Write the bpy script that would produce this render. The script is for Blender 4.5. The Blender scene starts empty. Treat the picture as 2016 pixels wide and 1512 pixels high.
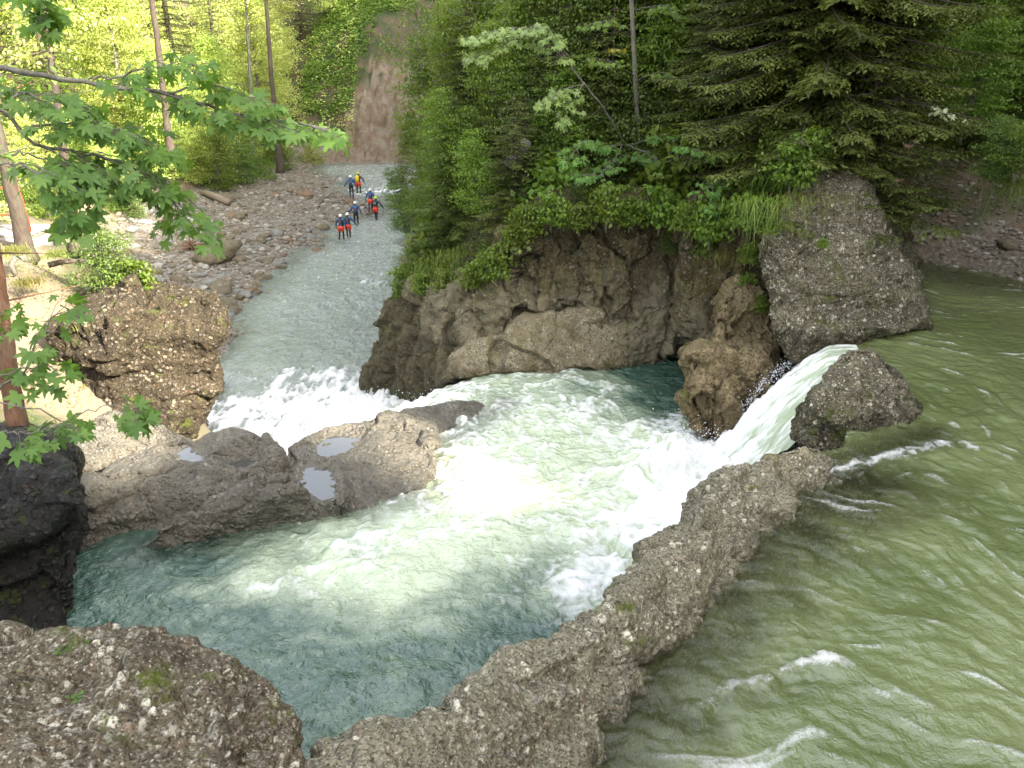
import bpy, bmesh, math, random
import numpy as np
from mathutils import Vector, Matrix
R = math.radians
rng = np.random.default_rng(7)
random.seed(7)
scene = bpy.context.scene
COL = scene.collection
# ------------------------------------------------------------------ camera numbers (photo pixels 2016 x 1512)
CAMZ, PITCH, FPX = 12.8, R(24), 1600.0
cp_, sp_ = math.cos(PITCH), math.sin(PITCH)
ZB, ZU = 4.0, 6.4            # water level of the churning basin and of the upper pool (lower river is 0)
def ray(px, py):
    u = (px - 1008) / FPX; v = (756 - py) / FPX
    return np.array([u, cp_ + v * sp_, -sp_ + v * cp_])
def G(px, py, z):            # world point at height z seen at that pixel
    r = ray(px, py); return r * ((z - CAMZ) / r[2]) + np.array([0, 0, CAMZ])
def F(px, py, Y):            # world point at distance Y seen at that pixel
    r = ray(px, py); return r * (Y / r[1]) + np.array([0, 0, CAMZ])
# ------------------------------------------------------------------ noise
_pr = np.random.default_rng(11)
PERM = np.concatenate([_pr.permutation(256)] * 3).astype(np.int64)
GR = _pr.normal(size=(256, 3)); GR /= np.linalg.norm(GR, axis=1)[:, None]
RND = _pr.random((256, 3))
def hsh(ix, iy, iz):
    return PERM[PERM[PERM[ix & 255] + (iy & 255)] + (iz & 255)]
def perlin(p):
    p = np.asarray(p, float)
    i = np.floor(p).astype(np.int64); f = p - i
    u = f * f * f * (f * (f * 6 - 15) + 10)
    out = np.zeros(len(p))
    for dx in (0, 1):
        wx = u[:, 0] if dx else 1 - u[:, 0]
        for dy in (0, 1):
            wy = u[:, 1] if dy else 1 - u[:, 1]
            for dz in (0, 1):
                wz = u[:, 2] if dz else 1 - u[:, 2]
                g = GR[hsh(i[:, 0] + dx, i[:, 1] + dy, i[:, 2] + dz)]
                out += wx * wy * wz * (g[:, 0] * (f[:, 0] - dx) + g[:, 1] * (f[:, 1] - dy) + g[:, 2] * (f[:, 2] - dz))
    return out * 1.5
def fbm(p, octv=4, gain=.5):
    p = np.asarray(p, float); o = np.zeros(len(p)); a = 1
    for k in range(octv):
        o += a * perlin(p * (2.03 ** k) + 17.3 * k); a *= gain
    return o
def worley(p, vec=False):
    p = np.asarray(p, float)
    i = np.floor(p).astype(np.int64); f = p - i
    f1 = np.full(len(p), 9.); f2 = f1.copy(); cid = np.zeros(len(p), np.int64); off = np.zeros((len(p), 3))
    for dx in (-1, 0, 1):
        for dy in (-1, 0, 1):
            for dz in (-1, 0, 1):
                h = hsh(i[:, 0] + dx, i[:, 1] + dy, i[:, 2] + dz)
                q = RND[h]
                d = np.sqrt((dx + q[:, 0] - f[:, 0]) ** 2 + (dy + q[:, 1] - f[:, 1]) ** 2 + (dz + q[:, 2] - f[:, 2]) ** 2)
                near = d < f1
                if vec: off[near] = np.stack([f[:, 0] - dx - q[:, 0], f[:, 1] - dy - q[:, 1], f[:, 2] - dz - q[:, 2]], 1)[near]
                f2 = np.where(near, f1, np.minimum(f2, d)); cid = np.where(near, h, cid); f1 = np.where(near, d, f1)
    if vec: return f1, f2, RND[cid, 0], (off * GR[cid]).sum(1)
    return f1, f2, RND[cid, 0]
def sst(a, b, x):
    t = np.clip((x - a) / (b - a), 0, 1); return t * t * (3 - 2 * t)
def idw(pts, vals, X, Y, p=3):
    pts = np.asarray(pts, float); vals = np.asarray(vals, float)
    acc = 0; w = 0
    for k in range(len(pts)):
        q = 1 / ((X - pts[k, 0]) ** 2 + (Y - pts[k, 1]) ** 2 + .05) ** (p / 2)
        acc = acc + q * vals[k]; w = w + q
    return acc / w
def polydist(X, Y, pl):
    d = np.full(np.shape(X), 1e9)
    for a, b in zip(pl[:-1], pl[1:]):
        ax, ay, bx, by = a[0], a[1], b[0], b[1]
        L = (bx - ax) ** 2 + (by - ay) ** 2 + 1e-9
        t = np.clip(((X - ax) * (bx - ax) + (Y - ay) * (by - ay)) / L, 0, 1)
        d = np.minimum(d, np.hypot(X - ax - t * (bx - ax), Y - ay - t * (by - ay)))
    return d
def inpoly(X, Y, poly):
    c = np.zeros(np.shape(X), bool); n = len(poly)
    for k in range(n):
        x1, y1 = poly[k][:2]; x2, y2 = poly[(k + 1) % n][:2]
        c ^= ((y1 > Y) != (y2 > Y)) & (X < (x2 - x1) * (Y - y1) / (y2 - y1 + 1e-12) + x1)
    return c
# ------------------------------------------------------------------ mesh helpers
def mk(name, V, Fs, mat=None, parent=None, smooth=True, origin=None, attrs=None):
    V = np.asarray(V, np.float32).reshape(-1, 3)
    if not isinstance(Fs, (list, tuple)): Fs = [Fs]
    Fs = [np.asarray(f, np.int32) for f in Fs if len(f)]
    off = np.zeros(3) if origin is None else np.asarray(origin, float)
    me = bpy.data.meshes.new(name)
    me.vertices.add(len(V)); me.vertices.foreach_set('co', (V - off.astype(np.float32)).ravel())
    li = np.concatenate([f.ravel() for f in Fs]); cnt = np.concatenate([np.full(len(f), f.shape[1], np.int32) for f in Fs])
    me.loops.add(len(li)); me.loops.foreach_set('vertex_index', li)
    me.polygons.add(len(cnt)); me.polygons.foreach_set('loop_start', np.concatenate([[0], np.cumsum(cnt)[:-1]]).astype(np.int32))
    me.update(calc_edges=True)
    if smooth: me.polygons.foreach_set('use_smooth', np.ones(len(cnt), bool))
    for k, a in (attrs or {}).items():
        at = me.attributes.new(k, 'FLOAT', 'POINT'); at.data.foreach_set('value', np.asarray(a, np.float32).ravel())
    o = bpy.data.objects.new(name, me); COL.objects.link(o)
    if mat: me.materials.append(mat)
    if parent is not None: o.parent = parent
    o.location = off
    return o
def tag(o, label=None, cat=None, group=None, kind=None):
    if label: o['label'] = label
    if cat: o['category'] = cat
    if group: o['group'] = group
    if kind: o['kind'] = kind
    return o
def empty(name, loc, rz=0, sc=1):
    o = bpy.data.objects.new(name, None); COL.objects.link(o)
    o.location = loc; o.rotation_euler = (0, 0, rz); o.scale = (sc, sc, sc); return o
def dup(root, loc, rz=0, sc=1, label=None, group=None, cat=None):
    r = root.copy(); COL.objects.link(r); r.location = loc; r.rotation_euler = (0, 0, rz)
    r.scale = sc if hasattr(sc, '__len__') else (sc, sc, sc)
    for ch in list(root.children):
        c = ch.copy(); COL.objects.link(c); c.parent = r
        for g in list(ch.children):
            d = g.copy(); COL.objects.link(d); d.parent = c
    return tag(r, label, cat, group)
def grid(xs, ys):
    X, Y = np.meshgrid(xs, ys); nx, ny = len(xs), len(ys)
    i = (np.arange(ny - 1)[:, None] * nx + np.arange(nx - 1)[None]).ravel()
    return X.ravel(), Y.ravel(), np.stack([i, i + 1, i + 1 + nx, i + nx], 1)
def compact(V, Fc, keep, attrs):
    Fk = Fc[keep[Fc].all(1)]; u = np.unique(Fk); m = np.zeros(len(V), np.int64); m[u] = np.arange(len(u))
    return V[u], m[Fk], {k: a[u] for k, a in attrs.items()}
def tube(path, rad, n=8, cap=True):
    P = np.asarray(path, float); m = len(P); rad = np.broadcast_to(np.asarray(rad, float), (m,))
    T = np.gradient(P, axis=0); T /= np.linalg.norm(T, axis=1)[:, None] + 1e-9
    ref = np.array([0, 0, 1.]) if abs(T[0, 2]) < .9 else np.array([1., 0, 0])
    V = []
    for k in range(m):
        a = np.cross(T[k], ref); a /= np.linalg.norm(a) + 1e-9; b = np.cross(T[k], a)
        th = np.linspace(0, 2 * np.pi, n, endpoint=False)
        V.append(P[k] + rad[k] * (np.cos(th)[:, None] * a + np.sin(th)[:, None] * b))
    V = np.concatenate(V)
    q = []
    for k in range(m - 1):
        for j in range(n):
            q.append((k * n + j, k * n + (j + 1) % n, (k + 1) * n + (j + 1) % n, (k + 1) * n + j))
    q = np.array(q)
    if cap:
        V = np.concatenate([V, P[:1], P[-1:]]); c0, c1 = len(V) - 2, len(V) - 1
        e = [(c0, (j + 1) % n, j, j) for j in range(n)] + [(c1, (m - 1) * n + j, (m - 1) * n + (j + 1) % n, (m - 1) * n + (j + 1) % n) for j in range(n)]
        t = np.array(e)[:, :3]
        return V, q, t
    return V, q, np.zeros((0, 3), int)
class MB:
    def __init__(s): s.V = []; s.Q = []; s.T = []; s.n = 0
    def add(s, V, Q=None, T=None):
        s.V.append(np.asarray(V, float).reshape(-1, 3))
        if Q is not None and len(Q): s.Q.append(np.asarray(Q) + s.n)
        if T is not None and len(T): s.T.append(np.asarray(T) + s.n)
        s.n += len(s.V[-1])
    def tube(s, path, rad, n=8): s.add(*tube(path, rad, n))
    def box(s, c, d, M=None):
        v = np.array([[x, y, z] for z in (-.5, .5) for y in (-.5, .5) for x in (-.5, .5)]) * np.asarray(d)
        if M is not None: v = v @ np.asarray(M).T
        s.add(v + np.asarray(c), [(0, 2, 3, 1), (4, 5, 7, 6), (0, 1, 5, 4), (2, 6, 7, 3), (0, 4, 6, 2), (1, 3, 7, 5)])
    def ball(s, c, r, nu=12, nv=8, zmin=-1.):
        V = []
        for j in range(nv + 1):
            ph = np.pi / 2 - (np.pi / 2 - math.asin(max(zmin, -1))) * j / nv
            for i in range(nu):
                th = 2 * np.pi * i / nu; V.append((math.cos(ph) * math.cos(th), math.cos(ph) * math.sin(th), math.sin(ph)))
        Q = [(j * nu + i, (j + 1) * nu + i, (j + 1) * nu + (i + 1) % nu, j * nu + (i + 1) % nu) for j in range(nv) for i in range(nu)]
        s.add(np.array(V) * np.asarray(r) + np.asarray(c), Q)
    def build(s, name, mat, parent=None, origin=None, smooth=True, attrs=None):
        return mk(name, np.concatenate(s.V), [np.concatenate(x) for x in (s.Q, s.T) if x], mat, parent, smooth, origin, attrs)
# ------------------------------------------------------------------ node helper
class NT:
    def __init__(s, name):
        s.m = bpy.data.materials.new(name); s.m.use_nodes = True; s.t = s.m.node_tree; s.t.nodes.clear()
    def n(s, typ, ins=None, **props):
        nd = s.t.nodes.new(typ)
        for k, v in props.items(): setattr(nd, k, v)
        for k, v in (ins or {}).items():
            sock = nd.inputs[k]
            if isinstance(v, bpy.types.NodeSocket): s.t.links.new(v, sock)
            elif isinstance(v, bpy.types.Node): s.t.links.new(v.outputs[0], sock)
            else: sock.default_value = v
        return nd
    def math(s, op, a, b=0., c=None, clamp=False):
        ins = {0: a, 1: b}
        if c is not None: ins[2] = c
        return s.n('ShaderNodeMath', ins, operation=op, use_clamp=clamp).outputs[0]
    def mix(s, f, a, b):
        nd = s.t.nodes.new('ShaderNodeMix'); nd.data_type = 'RGBA'
        for sock, v in ((nd.inputs['Factor'], f), (nd.inputs[6], a), (nd.inputs[7], b)):
            if isinstance(v, bpy.types.NodeSocket): s.t.links.new(v, sock)
            elif isinstance(v, tuple): sock.default_value = v if len(v) == 4 else (*v, 1)
            else: sock.default_value = v
        return nd.outputs[2]
    def ramp(s, f, stops, interp='LINEAR'):
        nd = s.n('ShaderNodeValToRGB', {0: f}); cr = nd.color_ramp; cr.interpolation = interp
        while len(cr.elements) < len(stops): cr.elements.new(.5)
        for e, (p, c) in zip(cr.elements, stops):
            e.position = p; e.color = (c, c, c, 1) if not isinstance(c, tuple) else (*c[:3], 1)
        return nd.outputs[0]
    def noise(s, co, scale, detail=4, rough=.55, dist=0., out=0):
        return s.n('ShaderNodeTexNoise', {'Vector': co, 'Scale': scale, 'Detail': detail, 'Roughness': rough, 'Distortion': dist}).outputs[out]
    def vor(s, co, scale, feature='F1', out='Distance', rand=1.):
        return s.n('ShaderNodeTexVoronoi', {'Vector': co, 'Scale': scale, 'Randomness': rand}, feature=feature).outputs[out]
    def attr(s, name): return s.n('ShaderNodeAttribute', attribute_name=name).outputs['Fac']
    def out(s, sh, disp=None):
        o = s.n('ShaderNodeOutputMaterial', {'Surface': sh}); return s.m
    def pos(s): return s.n('ShaderNodeNewGeometry').outputs['Position']
def rgb(*c): return (*c, 1.)
# ------------------------------------------------------------------ materials
def simple(name, col, rough=.6, metal=0., bump=0., scale=20., var=.25):
    t = NT(name); co = t.n('ShaderNodeTexCoord').outputs['Object']
    nz = t.noise(co, scale, 5)
    c = t.mix(t.math('MULTIPLY', nz, var * 2), rgb(*col), rgb(*[x * .45 for x in col]))
    ins = {'Base Color': c, 'Roughness': rough, 'Metallic': metal}
    if bump: ins['Normal'] = t.n('ShaderNodeBump', {'Height': nz, 'Strength': bump, 'Distance': .02}).outputs[0]
    return t.out(t.n('ShaderNodeBsdfPrincipled', ins))
def rock_mat(name, dark=(.07, .05, .032), mid=(.17, .135, .09), pale=(.42, .38, .31), peb=14., wl=None, moss=.5, geo=False, palemix=.5, wet=0., streak=False, spec=.18, scour=None):
    """conglomerate: matrix, pebbles of several colours, moss on upward faces, wet band at the water line"""
    dark, mid, pale = [(c[0], c[1] * 1.01, c[2] * .93) for c in (dark, mid, pale)]
    t = NT(name); P = t.pos(); N = t.n('ShaderNodeNewGeometry').outputs['Normal']
    warp = t.n('ShaderNodeVectorMath', {0: P, 1: t.n('ShaderNodeVectorMath', {0: t.noise(P, 6., 2, out=1), 'Scale': .05}, operation='SCALE').outputs[0]}, operation='ADD').outputs[0]
    big = t.noise(P, .7, 5, .6); med = t.noise(P, 3.1, 6, .65)
    fine = t.noise(P, 38., 6, .7)
    base = t.mix(t.ramp(big, [(.3, 0.), (.68, 1.)]), rgb(*dark), rgb(*mid))
    base = t.mix(t.ramp(med, [(.35, 0.), (.75, .8)]), base, rgb(*[m * 1.35 for m in mid]))
    if geo:
        pm = t.attr('peb'); pid = t.attr('pid')
        v2 = t.vor(warp, 42.); pid2 = t.vor(warp, 42., out='Color')
    else:
        v = t.vor(warp, peb); pc = t.vor(warp, peb, out='Color')
        pid = t.n('ShaderNodeSeparateColor', {0: pc}).outputs[0]
        pm = t.math('MULTIPLY', t.ramp(v, [(.34, 1.), (.56, 0.)]), t.ramp(t.n('ShaderNodeSeparateColor', {0: pc}).outputs[1], [(.25, 0.), (.6, 1.)]))
        v2 = t.vor(warp, peb * 2.6); pid2 = t.vor(warp, peb * 2.6, out='Color')
    pcol = t.ramp(pid, [(0., dark), (.2, tuple(m * .9 for m in mid)), (.38, (.20, .125, .08)), (.52, tuple(p * .55 for p in pale)), (.68, (.19, .18, .165)), (.8, tuple(p * .8 for p in pale)), (1., pale)])
    patch = t.ramp(t.noise(P, 1.7, 3), [(.38, .25), (.62, 1.)])
    f = t.math('MULTIPLY', pm, t.math('MULTIPLY', patch, palemix * 1.8, clamp=True), clamp=True)
    c = t.mix(f, base, pcol)
    r2 = t.n('ShaderNodeSeparateColor', {0: pid2}).outputs[0]
    f2 = t.math('MULTIPLY', t.ramp(v2, [(.36, 1.), (.60, 0.)]), t.ramp(r2, [(.3, 0.), (.9, palemix * .9)]))
    c = t.mix(f2, c, t.ramp(t.n('ShaderNodeSeparateColor', {0: pid2}).outputs[2], [(0., tuple(d * .8 for d in dark)), (.35, tuple(p * .32 for p in pale)), (.7, tuple(p * .55 for p in pale)), (1., tuple(p * .9 for p in pale))]))
    # lichen / mineral staining
    c = t.mix(t.ramp(t.noise(warp, 21., 5, .75), [(.53, 0.), (.60, .75)]), c, rgb(*[d * .55 for d in dark]))
    c = t.mix(t.ramp(t.noise(P, 1.15, 6, .7), [(.55, 0.), (.68, .55)]), c, rgb(*[d * .7 for d in dark]))
    c = t.mix(t.ramp(fine, [(.38, .85), (.50, 0.)]), c, rgb(*[d * .45 for d in dark]))
    if streak:
        sc = t.n('ShaderNodeMapping', {'Vector': P, 'Scale': (1.2, 1.2, .22)}).outputs[0]
        c = t.mix(t.ramp(t.noise(sc, 2.2, 5, .6), [(.5, 0.), (.62, .6)]), c, rgb(.16, .125, .06))
    nz = t.n('ShaderNodeSeparateXYZ', {0: N}).outputs[2]; z = t.n('ShaderNodeSeparateXYZ', {0: P}).outputs[2]
    if moss > 0:
        mm = t.math('MULTIPLY', t.ramp(t.noise(P, 1.9, 7, .72), [(.60 - .12 * moss, 0.), (.70 - .10 * moss, 1.)]), t.ramp(nz, [(0., .25), (.7, 1.)]))
        mc = t.mix(t.noise(P, 25., 4), rgb(.03, .045, .006), rgb(.11, .13, .015))
        c = t.mix(mm, c, mc)
    rough = .82
    if scour:
        sm_ = t.n('ShaderNodeMapRange', {'Value': t.math('ADD', z, t.math('MULTIPLY', t.math('SUBTRACT', big, .5), 5.)), 'From Min': scour, 'From Max': scour + 1., 'To Min': .75, 'To Max': 0.}).outputs[0]
        c = t.mix(sm_, c, t.mix(.5, c, rgb(*[p * .72 for p in pale])))
    if wl is not None:
        zz = t.math('ADD', z, t.math('MULTIPLY', t.math('SUBTRACT', med, .5), .9))
        w = t.n('ShaderNodeMapRange', {'Value': zz, 'From Min': wl + .08, 'From Max': wl + .32, 'To Min': 1., 'To Max': wet}).outputs[0]
        hs = t.n('ShaderNodeHueSaturation', {'Color': c, 'Saturation': 1.12, 'Value': .55})
        c = t.mix(w, c, hs.outputs[0])
        rough = t.n('ShaderNodeMapRange', {'Value': t.math('MULTIPLY', w, t.ramp(med, [(.3, .6), (.6, 1.)])), 'To Min': .85, 'To Max': .14}).outputs[0]
    h = t.math('ADD', t.math('MULTIPLY', fine, .35), t.math('ADD', t.math('MULTIPLY', med, .5), t.math('ADD', t.math('MULTIPLY', pm, .35 if not geo else .05), t.math('MULTIPLY', f2, .12))))
    b = t.n('ShaderNodeBump', {'Height': h, 'Strength': .9, 'Distance': .12 if not geo else .03})
    return t.out(t.n('ShaderNodeBsdfPrincipled', {'Base Color': c, 'Roughness': rough, 'Normal': b.outputs[0], 'Specular IOR Level': spec}))
def leaf_mat(name, c1, c2, c3=None, trans=.45, gloss=.45, tipattr=False):
    t = NT(name)
    ri = t.n('ShaderNodeNewGeometry').outputs['Random Per Island']
    ob = t.n('ShaderNodeObjectInfo').outputs['Random']
    P = t.pos()
    c = t.mix(ri, rgb(*c1), rgb(*c2))
    c = t.mix(t.ramp(t.noise(P, .9, 3), [(.4, 0.), (.65, .6)]), c, rgb(*(c3 or c2)))
    if tipattr: c = t.mix(t.attr('tip'), c, rgb(*(c3 or c2)))
    c = t.n('ShaderNodeHueSaturation', {'Color': c, 'Hue': t.math('ADD', .487, t.math('MULTIPLY', ob, .022)), 'Value': t.math('ADD', .8, t.math('MULTIPLY', ob, .4))}).outputs[0]
    p = t.n('ShaderNodeBsdfPrincipled', {'Base Color': c, 'Roughness': gloss, 'Specular IOR Level': .35})
    tc = t.n('ShaderNodeHueSaturation', {'Color': c, 'Hue': .485, 'Saturation': 1.1, 'Value': 1.5}).outputs[0]
    tr = t.n('ShaderNodeBsdfTranslucent', {'Color': tc})
    return t.out(t.n('ShaderNodeMixShader', {0: trans, 1: p.outputs[0], 2: tr.outputs[0]}))
def bark_mat(name, col, col2):
    t = NT(name); co = t.n('ShaderNodeTexCoord').outputs['Object']
    mp = t.n('ShaderNodeMapping', {'Vector': co, 'Scale': (1, 1, .25)}).outputs[0]
    nz = t.noise(mp, 14., 7, .7); n2 = t.noise(co, 1.5, 4)
    c = t.mix(t.ramp(nz, [(.35, 0.), (.65, 1.)]), rgb(*[x * .4 for x in col]), rgb(*col))
    c = t.mix(t.ramp(n2, [(.5, 0.), (.65, .8)]), c, rgb(*col2))
    b = t.n('ShaderNodeBump', {'Height': nz, 'Strength': .8, 'Distance': .03})
    return t.out(t.n('ShaderNodeBsdfPrincipled', {'Base Color': c, 'Roughness': .9, 'Normal': b.outputs[0]}))
M = {}
M['spruce'] = leaf_mat('spruce_needles', (.040, .062, .014), (.08, .11, .022), (.24, .30, .065), .28, .5, True)
M['broad'] = leaf_mat('broad_leaves', (.07, .125, .018), (.16, .24, .035), (.20, .28, .05), .42)
M['sunny'] = leaf_mat('sunlight_tinted_leaves', (.30, .38, .08), (.66, .68, .23), (.17, .27, .05), .38)  # lit counterpart of the broad leaves: sunlight brightness is put into the colour
M['shrub'] = leaf_mat('shrub_leaves', (.06, .105, .02), (.15, .22, .045), (.10, .15, .04), .36)
M['maple'] = leaf_mat('maple_leaves', (.075, .16, .028), (.17, .29, .05), (.13, .21, .07), .5, .5)
M['pmaple'] = leaf_mat('pale_maple_leaves', (.18, .29, .07), (.27, .39, .10), (.25, .35, .13), .35, .4)
M['grass'] = leaf_mat('grass_blades', (.08, .15, .02), (.15, .22, .03), (.22, .22, .05), .4)
M['grassdry'] = leaf_mat('dry_grass_blades', (.14, .14, .035), (.24, .22, .06), (.10, .15, .03), .4)
M['dry'] = leaf_mat('dry_leaves', (.28, .17, .10), (.42, .30, .2), (.45, .34, .26), .3)
M['yellow'] = leaf_mat('yellow_leaves', (.5, .36, .02), (.42, .33, .03), (.3, .3, .05), .35)
M['bark'] = bark_mat('spruce_bark', (.085, .06, .042), (.07, .07, .04))
M['barkgrey'] = bark_mat('grey_bark', (.22, .20, .16), (.11, .12, .06))
M['barkred'] = bark_mat('reddish_bark', (.22, .11, .06), (.10, .08, .05))
M['rock_dark'] = rock_mat('dark_conglomerate', (.018, .013, .008), (.055, .041, .026), (.34, .28, .21), 10., wl=None, moss=.35, palemix=.6)
M['rock_cliff'] = rock_mat('cliff_conglomerate', (.032, .024, .012), (.108, .083, .046), (.46, .40, .29), 9.5, wl=ZB, moss=.6, palemix=.6, scour=5.4, streak=True)
M['rock_pale'] = rock_mat('pale_conglomerate', (.13, .10, .06), (.31, .26, .18), (.58, .52, .40), 11., wl=ZB, moss=.12, palemix=.75, streak=True)
M['rock_boulder'] = rock_mat('pebbly_conglomerate', (.055, .045, .026), (.21, .178, .125), (.80, .75, .62), 11., wl=ZU, moss=.5, palemix=1.4)
M['rock_pillar'] = rock_mat('golden_conglomerate', (.065, .046, .024), (.33, .25, .15), (.50, .41, .28), 11., wl=ZB, moss=.3, palemix=.3, streak=True)
M['rock_slab'] = rock_mat('wet_slab', (.11, .095, .075), (.24, .21, .17), (.56, .53, .48), 11., wl=ZB - .1, moss=.0, palemix=.6, wet=.85, spec=.7)
M['rock_fore'] = rock_mat('foreground_conglomerate', (.040, .030, .020), (.125, .098, .068), (.68, .62, .52), 14., moss=.3, geo=True, palemix=.8)
M['rock_ridge'] = rock_mat('ridge_conglomerate', (.05, .042, .028), (.21, .185, .135), (.74, .68, .56), 14., wl=ZU - .15, moss=.12, geo=True, palemix=.6)
M['rock_wetdark'] = rock_mat('wet_black_conglomerate', (.008, .008, .009), (.032, .027, .022), (.16, .14, .12), 10., wl=7.2, moss=.3, palemix=.3, wet=.8, spec=.4)
M['stone'] = rock_mat('river_stone', (.09, .072, .05), (.20, .165, .115), (.38, .34, .27), 3., moss=0., palemix=.4)
# terrain
t = NT('ground'); P_ = t.pos()
n1 = t.noise(P_, .8, 6); n2 = t.noise(P_, 7., 6, .7); vv = t.vor(P_, 7.); vc = t.vor(P_, 7., out='Color')
soil = t.mix(n2, rgb(.05, .035, .02), rgb(.17, .115, .07))
floor = t.mix(t.ramp(n1, [(.4, 0.), (.6, 1.)]), soil, rgb(.035, .055, .012))
grav = t.ramp(t.n('ShaderNodeSeparateColor', {0: vc}).outputs[0], [(0., (.11, .095, .065)), (.4, (.21, .18, .13)), (.75, (.29, .255, .21)), (1., (.44, .41, .36))])
grav = t.mix(t.ramp(vv, [(.35, 0.), (.7, .8)]), grav, rgb(.11, .085, .065))
grav = t.mix(t.ramp(n1, [(.45, 0.), (.7, .5)]), grav, rgb(.21, .16, .11))
pth = t.mix(n2, rgb(.12, .085, .05), rgb(.28, .21, .14))
scn = t.noise(t.n('ShaderNodeMapping', {'Vector': P_, 'Scale': (1, 1, .7)}).outputs[0], 1.1, 10, .72)
scar = t.ramp(scn, [(.3, (.11, .07, .042)), (.45, (.18, .12, .075)), (.55, (.22, .175, .12)), (.7, (.26, .22, .155))])
bed = t.mix(n1, rgb(.12, .10, .06), rgb(.20, .17, .10))
c_ = t.mix(t.attr('gravel'), floor, grav); c_ = t.mix(t.attr('path'), c_, pth); c_ = t.mix(t.attr('scar'), c_, scar); c_ = t.mix(t.attr('bed'), c_, bed)
hb = t.math('ADD', n2, t.math('MULTIPLY', t.math('MULTIPLY', vv, -1.), t.attr('gravel')))
M['ground'] = t.out(t.n('ShaderNodeBsdfPrincipled', {'Base Color': c_, 'Roughness': .9, 'Normal': t.n('ShaderNodeBump', {'Height': hb, 'Strength': .9, 'Distance': .12}).outputs[0]}))
# water : attributes foam, milk (aeration), alpha (turbidity by depth)
def water_mat(name, deep, milk, foamc=(.88, .87, .85), bsc=2.2, bdist=.06, rough=.07, stretch=(1, 1, 1), brk=.7, soft=(.12, .8), spec=.5, fsc=9., coat=0.):
    t = NT(name); P = t.n('ShaderNodeMapping', {'Vector': t.pos(), 'Scale': stretch}).outputs[0]
    n1 = t.noise(P, bsc, 5, .55, .4); n2 = t.noise(P, bsc * 4.3, 4, .6, .6); n3 = t.noise(P, bsc * 14, 3, .6)
    f = t.attr('foam'); fn = t.noise(P, bsc * fsc, 5, .7, 1.2)
    f2 = t.ramp(t.math('ADD', f, t.math('MULTIPLY', t.math('SUBTRACT', fn, .5), t.math('MULTIPLY', brk, t.math('MULTIPLY', f, t.math('SUBTRACT', 1.25, f))))), [(soft[0], 0.), (soft[1], 1.)])
    body = t.mix(t.attr('milk'), rgb(*deep), rgb(*milk))
    col = t.mix(f2, body, rgb(*foamc))
    h = t.math('ADD', n1, t.math('ADD', t.math('MULTIPLY', n2, .30), t.math('MULTIPLY', n3, .06)))
    h = t.math('ADD', h, t.math('MULTIPLY', f2, t.math('MULTIPLY', fn, .5)))
    b = t.n('ShaderNodeBump', {'Height': h, 'Strength': t.math('SUBTRACT', 1., t.math('MULTIPLY', f2, .55)), 'Distance': bdist})
    ro = t.n('ShaderNodeMapRange', {'Value': f2, 'To Min': rough, 'To Max': .7}).outputs[0]
    p = t.n('ShaderNodeBsdfPrincipled', {'Base Color': col, 'Roughness': ro, 'IOR': 1.48, 'Normal': b.outputs[0], 'Specular IOR Level': spec, 'Coat Weight': coat, 'Coat Roughness': .02, 'Coat IOR': 1.6, 'Coat Normal': b.outputs[0]})
    gl = t.n('ShaderNodeBsdfGlossy', {'Roughness': rough, 'Normal': b.outputs[0]})
    tp = t.n('ShaderNodeBsdfTransparent', {'Color': rgb(.86, .88, .74)})
    fr = t.n('ShaderNodeFresnel', {'IOR': 1.333, 'Normal': b.outputs[0]})
    clear = t.n('ShaderNodeMixShader', {0: fr.outputs[0], 1: tp.outputs[0], 2: gl.outputs[0]})
    a = t.math('MAXIMUM', t.attr('alpha'), f2)
    return t.out(t.n('ShaderNodeMixShader', {0: a, 1: clear.outputs[0], 2: p.outputs[0]}))
M['w_basin'] = water_mat('basin_water', (.030, .078, .050), (.50, .57, .38), bsc=1.9, bdist=.2, spec=.95, soft=(.08, .95), coat=.6, brk=.35)
M['w_upper'] = water_mat('upper_pool_water', (.10, .125, .04), (.25, .28, .12), bsc=3.2, bdist=.045, brk=2.6, soft=(.2, 1.2), fsc=6., spec=.9, coat=.5)
M['w_river'] = water_mat('river_water', (.17, .20, .175), (.40, .43, .39), bsc=1.8, bdist=.25, spec=.9, coat=.5)
M['w_fall'] = water_mat('falling_water', (.22, .29, .16), (.58, .64, .46), bsc=2.6, bdist=.06, stretch=(.5, 2.2, .5))
M['red'] = simple('red_paint', (.55, .07, .025), .5)
M['plank'] = simple('weathered_plank', (.32, .28, .24), .8, bump=.4)
M['neoprene'] = simple('black_neoprene', (.012, .012, .015), .55)
M['jblue'] = simple('blue_wetsuit', (.02, .085, .22), .55)
M['jdark'] = simple('dark_wetsuit', (.018, .02, .03), .55)
M['jmaroon'] = simple('maroon_jacket', (.09, .012, .02), .6)
M['helmw'] = simple('white_helmet', (.78, .78, .74), .35, var=.1)
M['helmy'] = simple('yellow_helmet', (.60, .68, .08), .35, var=.1)
M['bagred'] = simple('red_seat_cover', (.75, .055, .02), .5)
M['bagyel'] = simple('yellow_pack', (.80, .60, .02), .45)
M['orange'] = simple('orange_print', (.62, .20, .07), .5)
M['skin'] = simple('skin', (.5, .3, .2), .6)
M['wood'] = simple('driftwood', (.22, .17, .12), .85, bump=.6)
t = NT('puddle_water')
M['puddle'] = t.out(t.n('ShaderNodeBsdfPrincipled', {'Base Color': rgb(.05, .05, .045), 'Roughness': .02, 'IOR': 1.55, 'Specular IOR Level': .9, 'Normal': t.n('ShaderNodeBump', {'Height': t.noise(t.pos(), 6., 3), 'Strength': .08, 'Distance': .02}).outputs[0]}))
M['spray'] = simple('spray_drops', (.85, .86, .86), .3, var=.05)
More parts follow.
